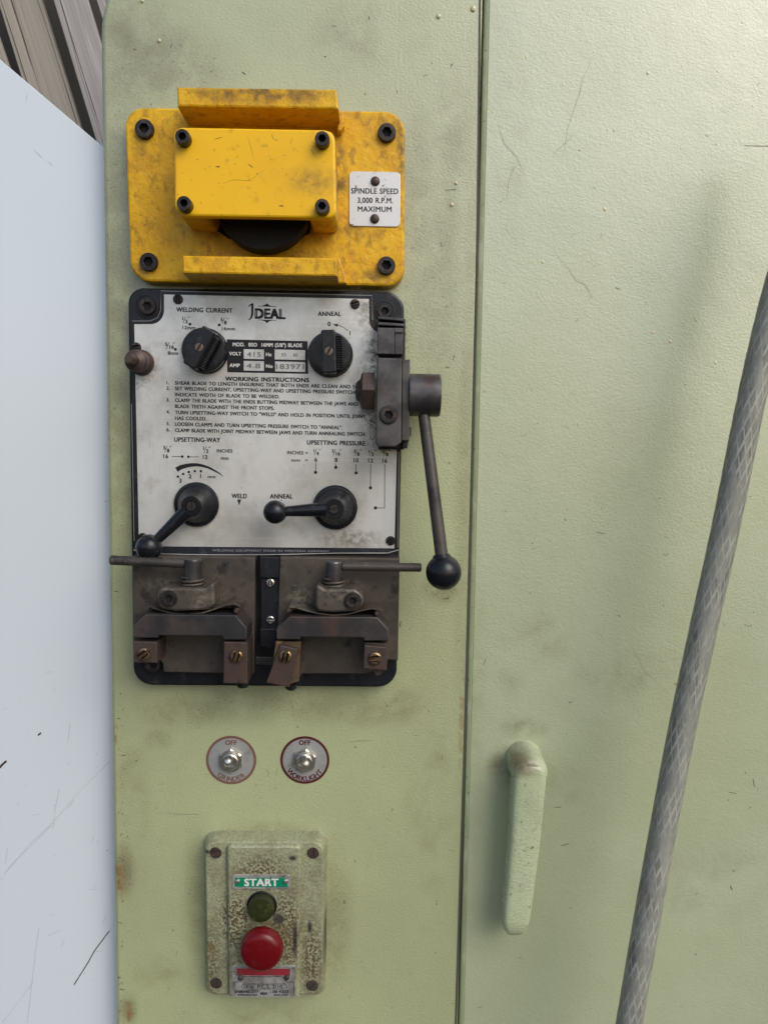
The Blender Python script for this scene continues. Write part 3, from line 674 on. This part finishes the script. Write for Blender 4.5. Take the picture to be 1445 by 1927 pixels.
# rotary switch knobs
def rotary(x, y, ang, lbl):
    c = P(x, y, 10.75); r = L(41.5, 18)
    root = B(); lathe(root, c, -Y, [(r * 1.02, 0), (r * 1.02, 1.2 * mm), (r * .99, 1.6 * mm), (r * .99, 7 * mm), (r * .95, 8.2 * mm), (r * .6, 8.8 * mm)], 56)
    k = obj('rotary_knob', root, M_bake, bw, lbl)
    U = Vector((math.cos(R(ang)), 0, math.sin(R(ang)))); V = Vector((-U.z, 0, U.x))   # V along the grip
    bm = B(); w_ = L(13.5, 30); l_ = r * .93
    pts = rounded([(-w_, -l_), (w_, -l_), (w_, l_), (-w_, l_)], 1.5 * mm, 3)
    prism(bm, pts, 8 * mm, 20 * mm, .9 * mm, c, U, V, -Y)
    # stepped, serrated flank on the right of the grip
    for j in range(15):
        v0 = -l_ * .82 + j * l_ * 1.64 / 15
        prism(bm, [(w_ - .2 * mm, v0), (w_ + 3.4 * mm, v0), (w_ + 3.4 * mm, v0 + l_ * .062), (w_ - .2 * mm, v0 + l_ * .062)], 8 * mm, 15.5 * mm, .5 * mm, c, U, V, -Y)
    prism(bm, [(w_ - .2 * mm, -l_ * .84), (w_ + 2.5 * mm, -l_ * .84), (w_ + 2.5 * mm, l_ * .84), (w_ - .2 * mm, l_ * .84)], 8 * mm, 14 * mm, .3 * mm, c, U, V, -Y)
    obj('grip', bm, M_bake, k)
    bm = B(); slotted(bm, c + Vector((0, -19.6 * mm, 0)), L(8, 30), .9 * mm, 60); obj('slotted_screw', bm, mat('dull_screw', (.16, .12, .09), .45, .6), k)
rotary(388, 661, -29, 'ribbed rotary knob turned to the right, under WELDING CURRENT')
rotary(622, 668, 2, 'ribbed rotary knob standing upright, under ANNEAL')

# lever knobs
def lever_knob(bx, by, hx, hy, ballx, bally, rb, lbl, sa):
    c = P(bx, by, 10.75); r = L(42, 12); bm = B()
    lathe(bm, c, -Y, [(r, 0), (r, 2.2 * mm), (r * .95, 3 * mm), (r * .86, 3.2 * mm), (r * .62, 9 * mm), (r * .47, 13.5 * mm), (r * .45, 16.5 * mm), (r * .42, 17.2 * mm), (r * .24, 17.2 * mm), (r * .23, 16.2 * mm)], 56)
    k = obj('lever_knob', bm, M_bake, bw, lbl)
    hub = Vector((c.x, -(10.75 + 12.5) * mm, c.z)); bp = P(ballx, bally, 27); rbm = L(rb, 29)
    bm = B(); d = (bp - hub).normalized(); a = hub + d * r * .36; b = bp - d * rbm * .85
    rod(bm, a, b, L(14, 25), L(9.5, 25), 16)
    ar = obj('lever_arm', bm, M_bake, k)
    bm = B(); ball(bm, bp, rbm)
    # moulding seam round the ball
    side = d.cross(Y).normalized()
    pts = [bp + (d * math.cos(q) + Y * math.sin(q)) * rbm for q in [2 * math.pi * i / 40 for i in range(41)]]
    obj('lever_ball', bm, M_bake, k)
    bm = B(); o = Vector((c.x, -(10.75 + 16.1) * mm, c.z)); slotted(bm, o, L(9.2, 27), 1.0 * mm, sa); obj('slotted_screw', bm, M_socket, k)
lever_knob(371, 949, 360, 955, 281, 1030, 25, 'black ball-ended lever knob swung down to the left', 85)
lever_knob(631, 954.5, 625, 961, 518, 963.5, 22.5, 'black ball-ended lever knob pointing level to the left', 20)

# plunger pin on the left edge
bm = B(); c = P(268, 683, 10)
lathe(bm, c, -Y, [(L(23), 0), (L(23), 3 * mm), (L(19), 5 * mm), (L(19.5), 13 * mm), (L(20), 13.2 * mm), (L(18.5), 15 * mm), (L(9), 17 * mm), (L(8.5), 26 * mm), (L(7), 27.5 * mm)], 28)
obj('plunger_pin', bm, M_rust, bw)

# ---- shear with long lever
sh = thing('blade_shear', 'dark steel blade shear with a long ball-ended lever, on the welder right edge', 'shear', P(740, 740, 10))
bm = B(); ppx(bm, [(712, 598), (763, 600), (760, 846), (712, 846)], 9.9, 26, 1, .8); obj('shear_frame', bm, M_black, sh)
bm = B(); ppx(bm, [(711, 595), (760.5, 599), (760.5, 604.5), (711, 600.5)], 24, 36, .2, .4); obj('top_rib', bm, M_steel, sh)
bm = B(); ppx(bm, [(711, 605.5), (760, 609), (760, 614.5), (711, 611.5)], 24, 36, .2, .4); obj('top_rib', bm, M_steel, sh)
bm = B(); ppx(bm, [(710, 616), (742, 617), (742, 667), (709.5, 666)], 24, 37, .3, .5); obj('upper_blade_block', bm, M_steel, sh)
bm = B(); ppx(bm, [(742.3, 616.5), (758.5, 617.5), (757.5, 667), (742.3, 667)], 24, 35, .3, .4); ppx(bm, [(742.3, 616.5), (758.5, 617.5), (758.5, 626), (742.3, 626)], 34, 36.8, 0, .3)
obj('upper_blade', bm, M_steel, sh)
bm = B(); ppx(bm, [(709.5, 673), (756.3, 674.5), (754.8, 833), (744, 840.5), (712, 840.5), (707, 834)], 24, 42, .3, .7); obj('moving_arm', bm, M_steel, sh)
bm = B(); ppx(bm, [(756, 676), (771.5, 676.5), (770, 829.5), (755, 829.5)], 14, 36, .3, .7); obj('side_plate', bm, M_steel, sh)
bm = B(); ppx(bm, [(757, 830), (768.5, 830), (766.5, 844), (756, 844)], 14, 32, .5, .6); obj('stop_block', bm, M_black, sh)
bm = B(); ppx(bm, [(768, 800), (774, 804), (774, 818), (768, 826)], 18, 28, .8, .6); obj('stop_peg', bm, M_steel, sh)
socket_at('socket_screw', 731, 781, 15.5, 41.4, 1.4, sh)
bm = B(); o = P(731, 781, 42); lathe(bm, Vector((o.x, -41.8 * mm, o.z)), -Y, [(L(18, 42), 0), (L(18, 42), .5 * mm), (L(16.4, 42), .5 * mm), (L(16.4, 42), .1 * mm)], 32); obj('screw_recess', bm, M_screw, sh)
# pivot nut (left) and boss (right), axis along X
ax = P(740, 743, 28)
x0 = P(705, 735, 28).x; bm = B()
lathe(bm, Vector((x0, ax.y, ax.z + .002)), -X, [(L(38, 28), 0, 'h'), (L(38, 28), 7.5 * mm, 'h'), (L(31, 28), 8.6 * mm), (L(22, 28), 9.2 * mm), (L(18, 28), 11 * mm), (L(14, 28), 12 * mm)], 24, U=Y)
obj('pivot_nut', bm, M_rust, sh, ang=25)
bm = B(); xb = P(771.5, 743, 28).x; xe = P(828, 743, 28).x; l = xe - xb; r = L(39.5, 28)
lathe(bm, Vector((xb - 1 * mm, ax.y, ax.z)), X, [(r * .98, 0), (r, 1 * mm), (r, l), (r * .97, l + .8 * mm), (r * .9, l + 1.0 * mm), (r * .5, l + 1.0 * mm)], 40)
obj('pivot_boss', bm, M_steel, sh)
a = P(797, 776, 30); b = P(833, 1062, 40)
bm = B(); rod(bm, a, b, L(11.0, 33), L(12.4, 40), 20); lv = obj('lever_rod', bm, M_bar, sh)
bm = B(); c = P(834.5, 1077, 42); ball(bm, c, L(34, 42), n=40)
dd = (b - a).normalized(); lathe(bm, c - dd * L(34, 42) * 1.02, dd, [(L(15, 42), 0), (L(17, 42), 1.2 * mm), (L(19, 42), 2.5 * mm)], 24, cap0=True)
obj('lever_ball', bm, M_bake, sh)

# ---- lower clamps
def clamp(nm, lbl, base, bridge, lugs, arm, scr, post, handle, pins, dowel, leaf, screws, xtra=None):
    root = thing(nm, lbl, 'clamp', P(base[0][0], base[0][1], 10))
    bm = B(); ppx(bm, base, 9.95, 20, 0, .7); obj('base_block', bm, M_iron, root)
    bm = B(); ppx(bm, bridge, 19.8, 42, .3, .6); obj('bridge_bar', bm, M_brown, root)
    for pts, h1, m, n_ in lugs:
        bm = B(); ppx(bm, pts, 19.9, h1, .4, .6); obj(n_, bm, m, root)
    bm = B(); ppx(bm, arm, 19.9, 42, 4.0, 1.6, 5); obj('clamp_arm', bm, M_iron, root)
    socket_at('socket_screw', scr[0], scr[1], 13.8, 41.6, 1.2, root)
    bm = B(); o = P(scr[0], scr[1], 42); lathe(bm, Vector((o.x, -41.9 * mm, o.z)), -Y, [(L(17, 42), 0), (L(17, 42), .35 * mm), (L(14.8, 42), .35 * mm), (L(14.8, 42), -.1 * mm)], 28); obj('screw_ring', bm, M_socket, root)
    # spindle post, axis vertical
    px_, yt, yb, rp = post; top = P(px_, yt, 31); bot = P(px_, yb + 4, 31); bm = B(); r = L(rp, 33)
    lathe(bm, Vector((top.x, top.y, bot.z)), Z, [(r, 0), (r, top.z - bot.z - .8 * mm), (r * .93, top.z - bot.z), (r * .5, top.z - bot.z)], 28); obj('spindle_post', bm, M_steel, root)
    bm = B(); pts = []; cz = P(px_, yb + 9, 31)
    for k in range(70): q = k / 69 * 2 * math.pi * 2.7; pts.append(Vector((cz.x + L(rp * 1.12 + 1.5, 31) * math.cos(q), cz.y + L(rp * 1.1 + 1.5, 31) * math.sin(q), cz.z + (k / 69 - .5) * 6.2 * mm)))
    tube(bm, pts, .95 * mm, 8); obj('coil_spring', bm, M_iron, root, ang=60)
    bm = B(); rr = L(rp + 5, 31); lathe(bm, Vector((cz.x, cz.y, cz.z - 6.5 * mm)), Z, [(rr * 1.05, 0), (rr * 1.05, 2.5 * mm), (rr * .8, 3 * mm)], 28, cap0=True); obj('thrust_collar', bm, M_iron, root)
    (xa_, ya_, xb_, yb_, rh) = handle; bm = B(); rod(bm, P(xa_, ya_, 33), P(xb_, yb_, 31), L(rh, 32), None, 18, .8 * mm); obj('handle_bar', bm, M_bar, root)
    for (x, y, rp_) in pins:
        bm = B(); o = P(x, y, 40); lathe(bm, Vector((o.x, -20 * mm, o.z)), -Y, [(L(rp_, 40), 0), (L(rp_, 40), 19.5 * mm), (L(rp_ * .6, 40), 20.8 * mm)], 14); obj('spring_pin', bm, M_rust, root)
    bm = B(); o = P(dowel[0], dowel[1], 20); lathe(bm, Vector((o.x, -19.8 * mm, o.z)), -Y, [(L(7), 0), (L(7), .35 * mm), (L(5.6), .35 * mm), (L(5.4), .1 * mm), (L(4.8), .1 * mm), (L(4.4), .6 * mm), (L(1.5), .7 * mm), (L(1), .2 * mm)], 20); obj('dowel_pin', bm, M_steel, root)
    # leaf spring: thin bent strip
    bm = B(); t_ = .75 * mm; fr = []
    for (x, y) in leaf:
        p = P(x, y, 38.5); fr.append((p, Vector((p.x, -20 * mm, p.z))))
    vs = [[bm.verts.new(v) for v in (a, b, b + Z * t_, a + Z * t_)] for a, b in fr]
    for a, b in zip(vs, vs[1:]):
        for i in range(4): bm.faces.new((a[i], b[i], b[(i + 1) % 4], a[(i + 1) % 4]))
    bm.faces.new(vs[0]); bm.faces.new(vs[-1]); obj('leaf_spring', bm, M_iron, root, ang=50)
    for (x, y, a_, h_, m) in screws: slot_at('slotted_screw', x, y, 13, h_, 2.6, a_, root, m)
    return root
c1 = clamp('blade_clamp', 'left blade clamp of brown iron with a handle bar pointing left', 
      [(249, 1046.5), (480, 1049), (478, 1268), (308, 1265), (307, 1250), (300, 1240), (251, 1240)],
      [(250.5, 1179), (275, 1156), (443.6, 1158), (464.6, 1181.6), (464.6, 1204), (421.4, 1204), (418, 1197), (298.5, 1196), (297.4, 1200.5), (250.5, 1200.5)],
      [([(251, 1207), (296, 1208), (295.5, 1248), (251, 1247)], 41, M_rust, 'jaw_lug'), ([(421.4, 1208), (466, 1209), (465.7, 1287), (420.5, 1286)], 41.5, M_rust, 'long_jaw_lug')],
      [(294, 1126), (300, 1106), (385, 1107), (403, 1093), (404, 1138), (392, 1148), (330, 1151), (300, 1146)],
      (317.5, 1127), (364, 1052, 1085, 16.5), (207.5, 1054, 350, 1060, 9.2), [(276.5, 1146, 4), (444.7, 1150, 5)], (424, 1062),
      [(271, 1143), (284, 1143), (300, 1149), (325, 1155), (352, 1157), (380, 1155), (405, 1147), (425, 1140), (440, 1138), (452, 1142)],
      [(270, 1232, 38, 41, M_brass), (444.7, 1236, 75, 41.5, M_brass)])
bm = B(); o = P(457, 1289, 25); lathe(bm, P(457, 1280, 25), -Z, [(L(12, 25), 0), (L(12, 25), 3.5 * mm), (L(10, 25), 4.5 * mm)], 20); obj('adjusting_peg', bm, M_black, c1)
for (x, y) in ((324, 1211), (420, 1212)):
    bm = B(); o = P(x, y, 20); lathe(bm, Vector((o.x, -19.9 * mm, o.z)), -Y, [(L(6.5), 0), (L(6.5), .3 * mm), (L(5.5), .3 * mm), (L(5.3), .05 * mm)], 18); obj('pin_hole', bm, M_socket, c1)
c2 = clamp('blade_clamp', 'right blade clamp with one crooked lower jaw plate and a bar pointing right',
      [(527, 1048.5), (752, 1051), (748.8, 1243), (730, 1242), (722, 1256), (690, 1268), (569, 1268), (560, 1282), (540, 1284), (520, 1240)],
      [(520, 1184), (545, 1160.5), (710, 1161.6), (731.5, 1185.6), (731.5, 1206), (686, 1206), (683.5, 1200), (567, 1199), (565, 1204), (520, 1203)],
      [([(519, 1207), (566, 1207.5), (562, 1283), (548, 1288), (508, 1284)], 38, M_brassblock, 'brass_jaw_lug'), ([(686, 1209), (729, 1211), (727, 1250), (686, 1250)], 38, M_iron, 'jaw_lug')],
      [(593, 1096), (612, 1109), (668, 1108), (684, 1122), (684, 1138), (670, 1151), (625, 1153), (594, 1150)],
      (663.5, 1131), (629, 1056, 1088, 15.5), (793, 1068, 643, 1066, 8.4), [(542.6, 1149, 5), (708.6, 1155, 4.6)], (554, 1104.5),
      [(544, 1143), (556, 1144), (575, 1150), (600, 1156), (628, 1159), (655, 1157), (680, 1150), (700, 1146), (714, 1149), (721, 1151)],
      [(537, 1236, 80, 41.6, M_brass), (706, 1240, 5, 41, M_brass)])
bm = B(); ppx(bm, [(527, 1214), (561, 1222), (544, 1294), (501, 1285)], 38.1, 42, .5, .6); obj('crooked_jaw_plate', bm, M_rust, c2, 'crooked rusty jaw plate')
bm = B(); ppx(bm, [(685.5, 1214), (729, 1218), (727.5, 1262), (683.5, 1258.5)], 38.1, 41.2, .8, .6); obj('jaw_plate', bm, M_rust, c2)
bm = B(); ppx(bm, [(700, 1258), (722, 1262), (716, 1270), (708, 1273)], 26, 37, .6, .5); obj('jaw_stub', bm, M_rust, c2)
bm = B(); lathe(bm, P(548, 1286, 27), -Z, [(L(11, 25), 0), (L(11, 25), 3 * mm), (L(9, 25), 4 * mm)], 20); obj('adjusting_peg', bm, M_black, c2)
# centre strip between the clamps
cs = B(); ppx(cs, [(489, 1049), (526.5, 1049.5), (526, 1088), (489, 1087.5)], 9.9, 19, .2, .5)
cso = obj('guide_strip', cs, M_black, bw)
bm = B(); ppx(bm, [(491, 1088.5), (526, 1089), (526, 1182), (491, 1182)], 9.9, 17.5, .2, .5); obj('guide_strip', bm, M_black, bw)
bm = B(); ppx(bm, [(489, 1183), (520, 1183), (520, 1216), (508, 1222), (489, 1217)], 9.9, 21, .6, .8); obj('guide_strip', bm, M_black, bw)
bm = B(); ppx(bm, [(481, 1236), (515, 1237), (515, 1252), (481, 1251)], 9.9, 12, .2, .4); obj('cross_bar', bm, M_steel, bw)
slot_at('bright_screw', 508.8, 1097, 8, 17.4, 1.8, 92, bw, M_nickel); slot_at('bright_screw', 509, 1167, 8, 17.4, 1.8, 0, bw, M_nickel)

# dust fluff caught on the welder
def fluff(cx, cy, sx, sy, n, h, par, ln=3.5):
    bm = B()
    for _ in range(n):
        x, y = random.gauss(cx, sx), random.gauss(cy, sy); p = P(x, y, h + random.random() * 2.5); d = Vector([random.gauss(0, 1) for _ in range(3)]).normalized() * ln * mm * random.uniform(.3, 1)
        k = d.cross(Vector([random.gauss(0, 1) for _ in range(3)])).normalized() * .09 * mm; e = p + d * .5 + k * 4 * random.gauss(0, 1)
        a = [bm.verts.new(v) for v in (p - k, p + k, e + k, e - k)]; b = [bm.verts.new(v) for v in (p + d + k * .6, p + d - k * .6)]
        bm.faces.new(a); bm.faces.new((a[3], a[2], b[0], b[1]))
    return bm
bm = fluff(704, 655, 3.5, 45, 240, 11, None); bm2 = None
obj('dust_fluff', bm, M_fluff, bw, kind='stuff')
obj('dust_fluff', fluff(702, 800, 6, 22, 260, 11, None), M_fluff, bw, kind='stuff')
obj('dust_fluff', fluff(690, 575, 6, 5, 40, 11, None), M_fluff, bw, kind='stuff')
obj('dust_fluff', fluff(764, 640, 4, 40, 80, 1, None), M_fluff, bw, kind='stuff')
obj('dust_fluff', fluff(600, 545, 80, 2.5, 160, 10, None, 2.5), M_fluff, bw, kind='stuff')

# ================================================================== TOGGLE SWITCHES
def arc_text(bm, s, cx, cy, r, a_mid, step, cap, h):
    wd = [.35 if c_ == 'I' else 1.25 if c_ in 'WO' else .8 if c_ in 'LE' else 1.05 for c_ in s]; tot = sum(wd); run = 0
    for i, ch in enumerate(s):
        a = a_mid + (tot / 2 - run - wd[i] / 2) * step; run += wd[i]     # from left to right along the lower arc
        text(bm, ch, cx + r * math.cos(a), cy + r * math.sin(a), cap, h, slope=0, rot=a - math.pi / 2, bold=.01)
def toggle(x, y, rp, word, step, ringm, tip, lbl, rot):
    root = thing('toggle_switch', lbl, 'toggle switch', P(x, y, 0), 'toggle switches under the welder')
    bm = B(); c = P(x, y, 0); r = L(rp); lathe(bm, c, -Y, [(r, 0), (r, .35 * mm), (r * .995, .4 * mm)], 64); disc = obj('switch_label', bm, ringm, root)
    bm = B(); lathe(bm, c + Vector((0, -.3 * mm, 0)), -Y, [(r * .90, 0), (r * .90, .16 * mm)], 64); obj('label_face', bm, M_label, disc)
    bm = B(); text(bm, 'OFF', x - .5, y - 32.5, 8.6, .5, 21, 0, bold=.02); obj('lettering', bm, ringm, disc); bm = B()
    arc_text(bm, word, x, y, rp * .745, math.pi / 2, step, 8.8, .5); obj('lettering', bm, ringm, disc)
    hx, hy = x - 1, y + 1.5; hc = P(hx, hy, 2); hc.y = -.4 * mm
    bm = B(); U = Vector((math.cos(rot), 0, math.sin(rot)))
    lathe(bm, hc, -Y, [(L(24.5), 0, 'h'), (L(24.5), 2.2 * mm, 'h'), (L(21), 2.9 * mm), (L(17), 2.9 * mm), (L(16.5), 2.4 * mm)], 24, U=U); obj('hex_nut', bm, M_chrome, root, ang=25)
    bm = B(); lathe(bm, hc, -Y, [(L(16), 0), (L(16), 4.6 * mm), (L(14.5), 5.0 * mm), (L(11.5), 5.0 * mm), (L(10.5), 3.2 * mm), (L(4), 2.8 * mm)], 32); obj('threaded_bushing', bm, M_chrome, root)
    bm = B(); a = hc + Vector((0, -2.6 * mm, 0)); b = P(tip[0], tip[1], 15)
    d = b - a; l = d.length; lathe(bm, a, d, [(L(4.5), 0), (L(6.8), l * .75), (L(7.2), l * .86), (L(6.2), l * .95), (L(3), l)], 22); obj('toggle_lever', bm, M_chrome, root, ang=60)
toggle(435.5, 1430, 48.5, 'GRINDER', .235, M_ringA, (428.5, 1433.5), 'toggle switch with faded brown ring, marked GRINDER', R(30))
toggle(574, 1430, 47.5, 'WORKLIGHT', .225, M_ringB, (576, 1438.5), 'toggle switch with dark maroon ring, marked WORKLIGHT', R(22))

# ================================================================== START / STOP BOX
sb = thing('push_button_station', 'chipped hammered green push button box with a START plate and red mushroom button', 'push button box', P(500, 1720, 0))
base_o = [uv(P(*p, 0)) for p in ((386, 1563), (617, 1564), (613, 1866), (389, 1866))]
bm = B(); base_r = rounded(base_o, 8 * mm, 8)
front_o = rounded([uv(P(*p, 14)) for p in ((386, 1584), (609, 1584), (607, 1873), (391, 1872))], 7 * mm, 8)
base_r, front_r = ccw([tuple(p) for p in base_r]), ccw([tuple(p) for p in front_o])
lo = [bm.verts.new((p[0], 0, p[1])) for p in base_r]; md = [bm.verts.new((p[0], -3 * mm, p[1])) for p in base_r]
hi = [bm.verts.new((p[0] , -12.6 * mm, p[1])) for p in front_r]
n = len(lo)
for A_, B_ in ((lo, md), (md, hi)):
    for i in range(n): bm.faces.new((A_[i], A_[(i + 1) % n], B_[(i + 1) % n], B_[i]))
cap = bm.faces.new(hi); cap.normal_update()
bmesh.ops.inset_individual(bm, faces=[cap], thickness=.4 * mm, depth=.9 * mm); bmesh.ops.inset_individual(bm, faces=[cap], thickness=.9 * mm, depth=.4 * mm)
obj('box_body', bm, M_box, sb)
# raised centre cover
bm = B(); ppx(bm, [(427, 1591.5), (567, 1592), (563, 1877), (431, 1876)], 12, 17.5, [3, 3, 2, 2], 1.5, 4); obj('raised_cover', bm, M_box, sb)
for xa_, xb_ in ((425.5, 429.5), (566.5, 562.5)):
    bm = B(); stroke(bm, [(xa_, 1594), (xb_, 1872)], 1.3, 14.08); obj('cover_seam', bm, M_gedge, sb)
for (x, y, a, m) in ((406, 1605, 20, M_rust), (589, 1605.5, 90, M_rust), (407, 1850, 90, M_rust), (587.5, 1855, 50, M_iron)):
    bm = B(); o = P(x, y, 14); lathe(bm, Vector((o.x, -13.9 * mm, o.z)), -Y, [(L(13.6), 0), (L(13.4), .35 * mm), (L(11.8), .35 * mm), (L(11.6), 0)], 28); obj('screw_seat', bm, M_box, sb)
    slot_at('slotted_screw', x, y, 11.3, 13.6, 1.0, a, sb, m)
bm = B(); ppx(bm, [(438, 1646), (546, 1646.5), (545.5, 1673.5), (437.5, 1673)], 17.4, 18.1, 1.4, .2); sp = obj('start_plate', bm, M_tag2, sb)
bm = B(); flat(bm, [(442, 1651.5), (541.5, 1652), (541.5, 1669.5), (442, 1669)], 18.14); obj('green_field', bm, M_greenplate, sp)
bm = B(); text(bm, 'START', 492, 1660.5, 13, 18.2, 63, 0, bold=.022); obj('lettering', bm, M_whiteprint, sp)
rivet_at(447, 1660, 5.3, 18.1, 1.6, sp, M_nickel); rivet_at(537.5, 1660, 5.3, 18.1, 1.6, sp, M_nickel)
bm = B(); o = P(493, 1703.5, 17.5); lathe(bm, Vector((o.x, -17.3 * mm, o.z)), -Y, [(L(29), 0), (L(28.5), .6 * mm), (L(27), .9 * mm), (L(25.5), .3 * mm)], 40); obj('button_hole_rim', bm, M_black, sb)
bm = B(); lathe(bm, Vector((o.x, -17.2 * mm, o.z)), -Y, [(L(25), 0), (L(25), 5 * mm), (L(24.2), 5.8 * mm), (L(22.5), 6.1 * mm), (L(12), 6.4 * mm), (0, 6.5 * mm)], 48); obj('start_button', bm, M_olive, sb)
bm = B(); o = P(490, 1797, 36); c = Vector((o.x, -17.4 * mm, o.z)); r = L(43.5, 33)
lathe(bm, c, -Y, [(r * .5, 0), (r * .5, 7 * mm), (r * .85, 8 * mm), (r * .97, 9.5 * mm), (r, 11.5 * mm), (r * .985, 13.5 * mm), (r * .93, 15.8 * mm), (r * .84, 17.4 * mm), (r * .7, 18.3 * mm), (r * .4, 19.0 * mm), (0, 19.2 * mm)], 64); obj('stop_button', bm, M_red, sb, ang=60)
bm = B(); ppx(bm, [(436, 1817), (556.5, 1817.5), (557, 1877), (438, 1876.5)], 17.4, 18.1, 2, .25); mk = obj('maker_plate', bm, M_tag2, sb)
bm = B(); flat(bm, [(445.5, 1822.5), (546, 1823), (546, 1836), (445.5, 1835.5)], 18.14); obj('red_field', bm, M_redprint, mk)
bm = B(); hh = 18.16
stroke(bm, [(458, 1838), (534, 1838)], .9, hh); stroke(bm, [(441, 1848), (453, 1848), (458, 1843), (458, 1838)], .9, hh); stroke(bm, [(553, 1848), (541, 1848), (534, 1843), (534, 1838)], .9, hh)
stroke(bm, [(441, 1848), (441.5, 1873)], .9, hh); stroke(bm, [(553, 1848), (553, 1873)], .9, hh)
ov = [(460 + 70 * 0 + (75 if math.cos(a) > 0 else 0) + 5 * math.cos(a), 1856.5 + 4.8 * math.sin(a)) for a in [2 * math.pi * k / 24 + .01 for k in range(25)]]
stroke(bm, ov, .9, hh)
text(bm, 'CAT. No.', 469, 1857, 4.6, hh, 20, 0, bold=.0); text(bm, 'P.C.S. 2/10', 508, 1856.5, 6.4, hh, 46, 0, bold=0)
text(bm, 'STANDARD DUTY', 465, 1866, 4.8, hh, 44, 0, bold=.02); text(bm, '550 VOLTS', 528, 1866, 4.8, hh, 30, 0, bold=.02)
text(bm, 'BIRMINGHAM', 466, 1872.3, 3.6, hh, 36, 0, bold=.01); text(bm, 'MEM', 496.5, 1870, 5, hh, 12, 0, bold=.02); text(bm, 'ENGLAND', 529, 1872.3, 3.6, hh, 26, 0, bold=.01)
obj('lettering', bm, M_print, mk)
rivet_at(451.5, 1843, 5.3, 18.1, 1.6, mk, M_steel); rivet_at(539.6, 1842, 5.3, 18.1, 1.6, mk, M_steel)

# ================================================================== HOSE
hh = 66
cpts = [P(1545, 180, hh), P(1510, 380, hh), P(1463, 540, hh), P(1433, 660, hh), P(1406, 785, hh), P(1363, 1000, hh), P(1319, 1200, hh), P(1277, 1400, hh), P(1228, 1665, hh), P(1183, 1927, hh), P(1150, 2120, hh), P(1105, 2360, hh)]
def cr(pts, n):
    out = []
    for i in range(1, len(pts) - 2):
        for k in range(n):
            t_ = k / n; a, b, c, d = pts[i - 1:i + 3]
            out.append(.5 * ((2 * b) + (c - a) * t_ + (2 * a - 5 * b + 4 * c - d) * t_ ** 2 + (3 * b - a - 3 * c + d) * t_ ** 3))
    out.append(pts[-2]); return out
path = cr([cpts[0] * 2 - cpts[1]] + cpts + [cpts[-1] * 2 - cpts[-2]], 16)
hr = L(25.5, hh)
hose = thing('braided_hose', 'grey braided clear plastic hose hanging in front of the cabinet door', 'hose', path[-1])
bm = B(); tube(bm, path, hr * .77, 28); obj('inner_core', bm, M_core, hose, ang=80)
# braid threads: flat strands winding both ways
acc = [0.0]
for a, b in zip(path, path[1:]): acc.append(acc[-1] + (b - a).length)
def along(s):
    s = min(max(s, 0), acc[-1] - 1e-6); lo = 0
    while acc[lo + 1] < s: lo += 1
    f = (s - acc[lo]) / (acc[lo + 1] - acc[lo]); tt = (path[lo + 1] - path[lo]).normalized()
    return path[lo].lerp(path[lo + 1], f), tt
bm = B(); pitch = .16; N = 300
for sgn in (1, -1):
    for q0 in range(10):
        prev = None
        for i in range(N + 1):
            s = acc[-1] * i / N; p, tt = along(s); u = (Y - tt * Y.dot(tt)).normalized(); v = tt.cross(u)
            ang = sgn * 2 * math.pi * s / pitch + 2 * math.pi * q0 / 10
            rad = u * math.cos(ang) + v * math.sin(ang); tn = (-u * math.sin(ang) + v * math.cos(ang))
            c = p + rad * hr * (.80 + (.008 if sgn > 0 else 0)); cur = (bm.verts.new(c + tn * (.62 if sgn > 0 else .4) * mm), bm.verts.new(c - tn * (.62 if sgn > 0 else .4) * mm))
            if prev: bm.faces.new((prev[0], prev[1], cur[1], cur[0]))
            prev = cur
obj('braid', bm, M_braid, hose, ang=80)
bm = B(); tube(bm, path, hr, 40); obj('clear_jacket', bm, M_pvc, hose, ang=80)
print('objects', len(bpy.data.objects), 'tris', sum(sum(len(p.vertices) - 2 for p in o.data.polygons) for o in bpy.data.objects if o.type == 'MESH'))
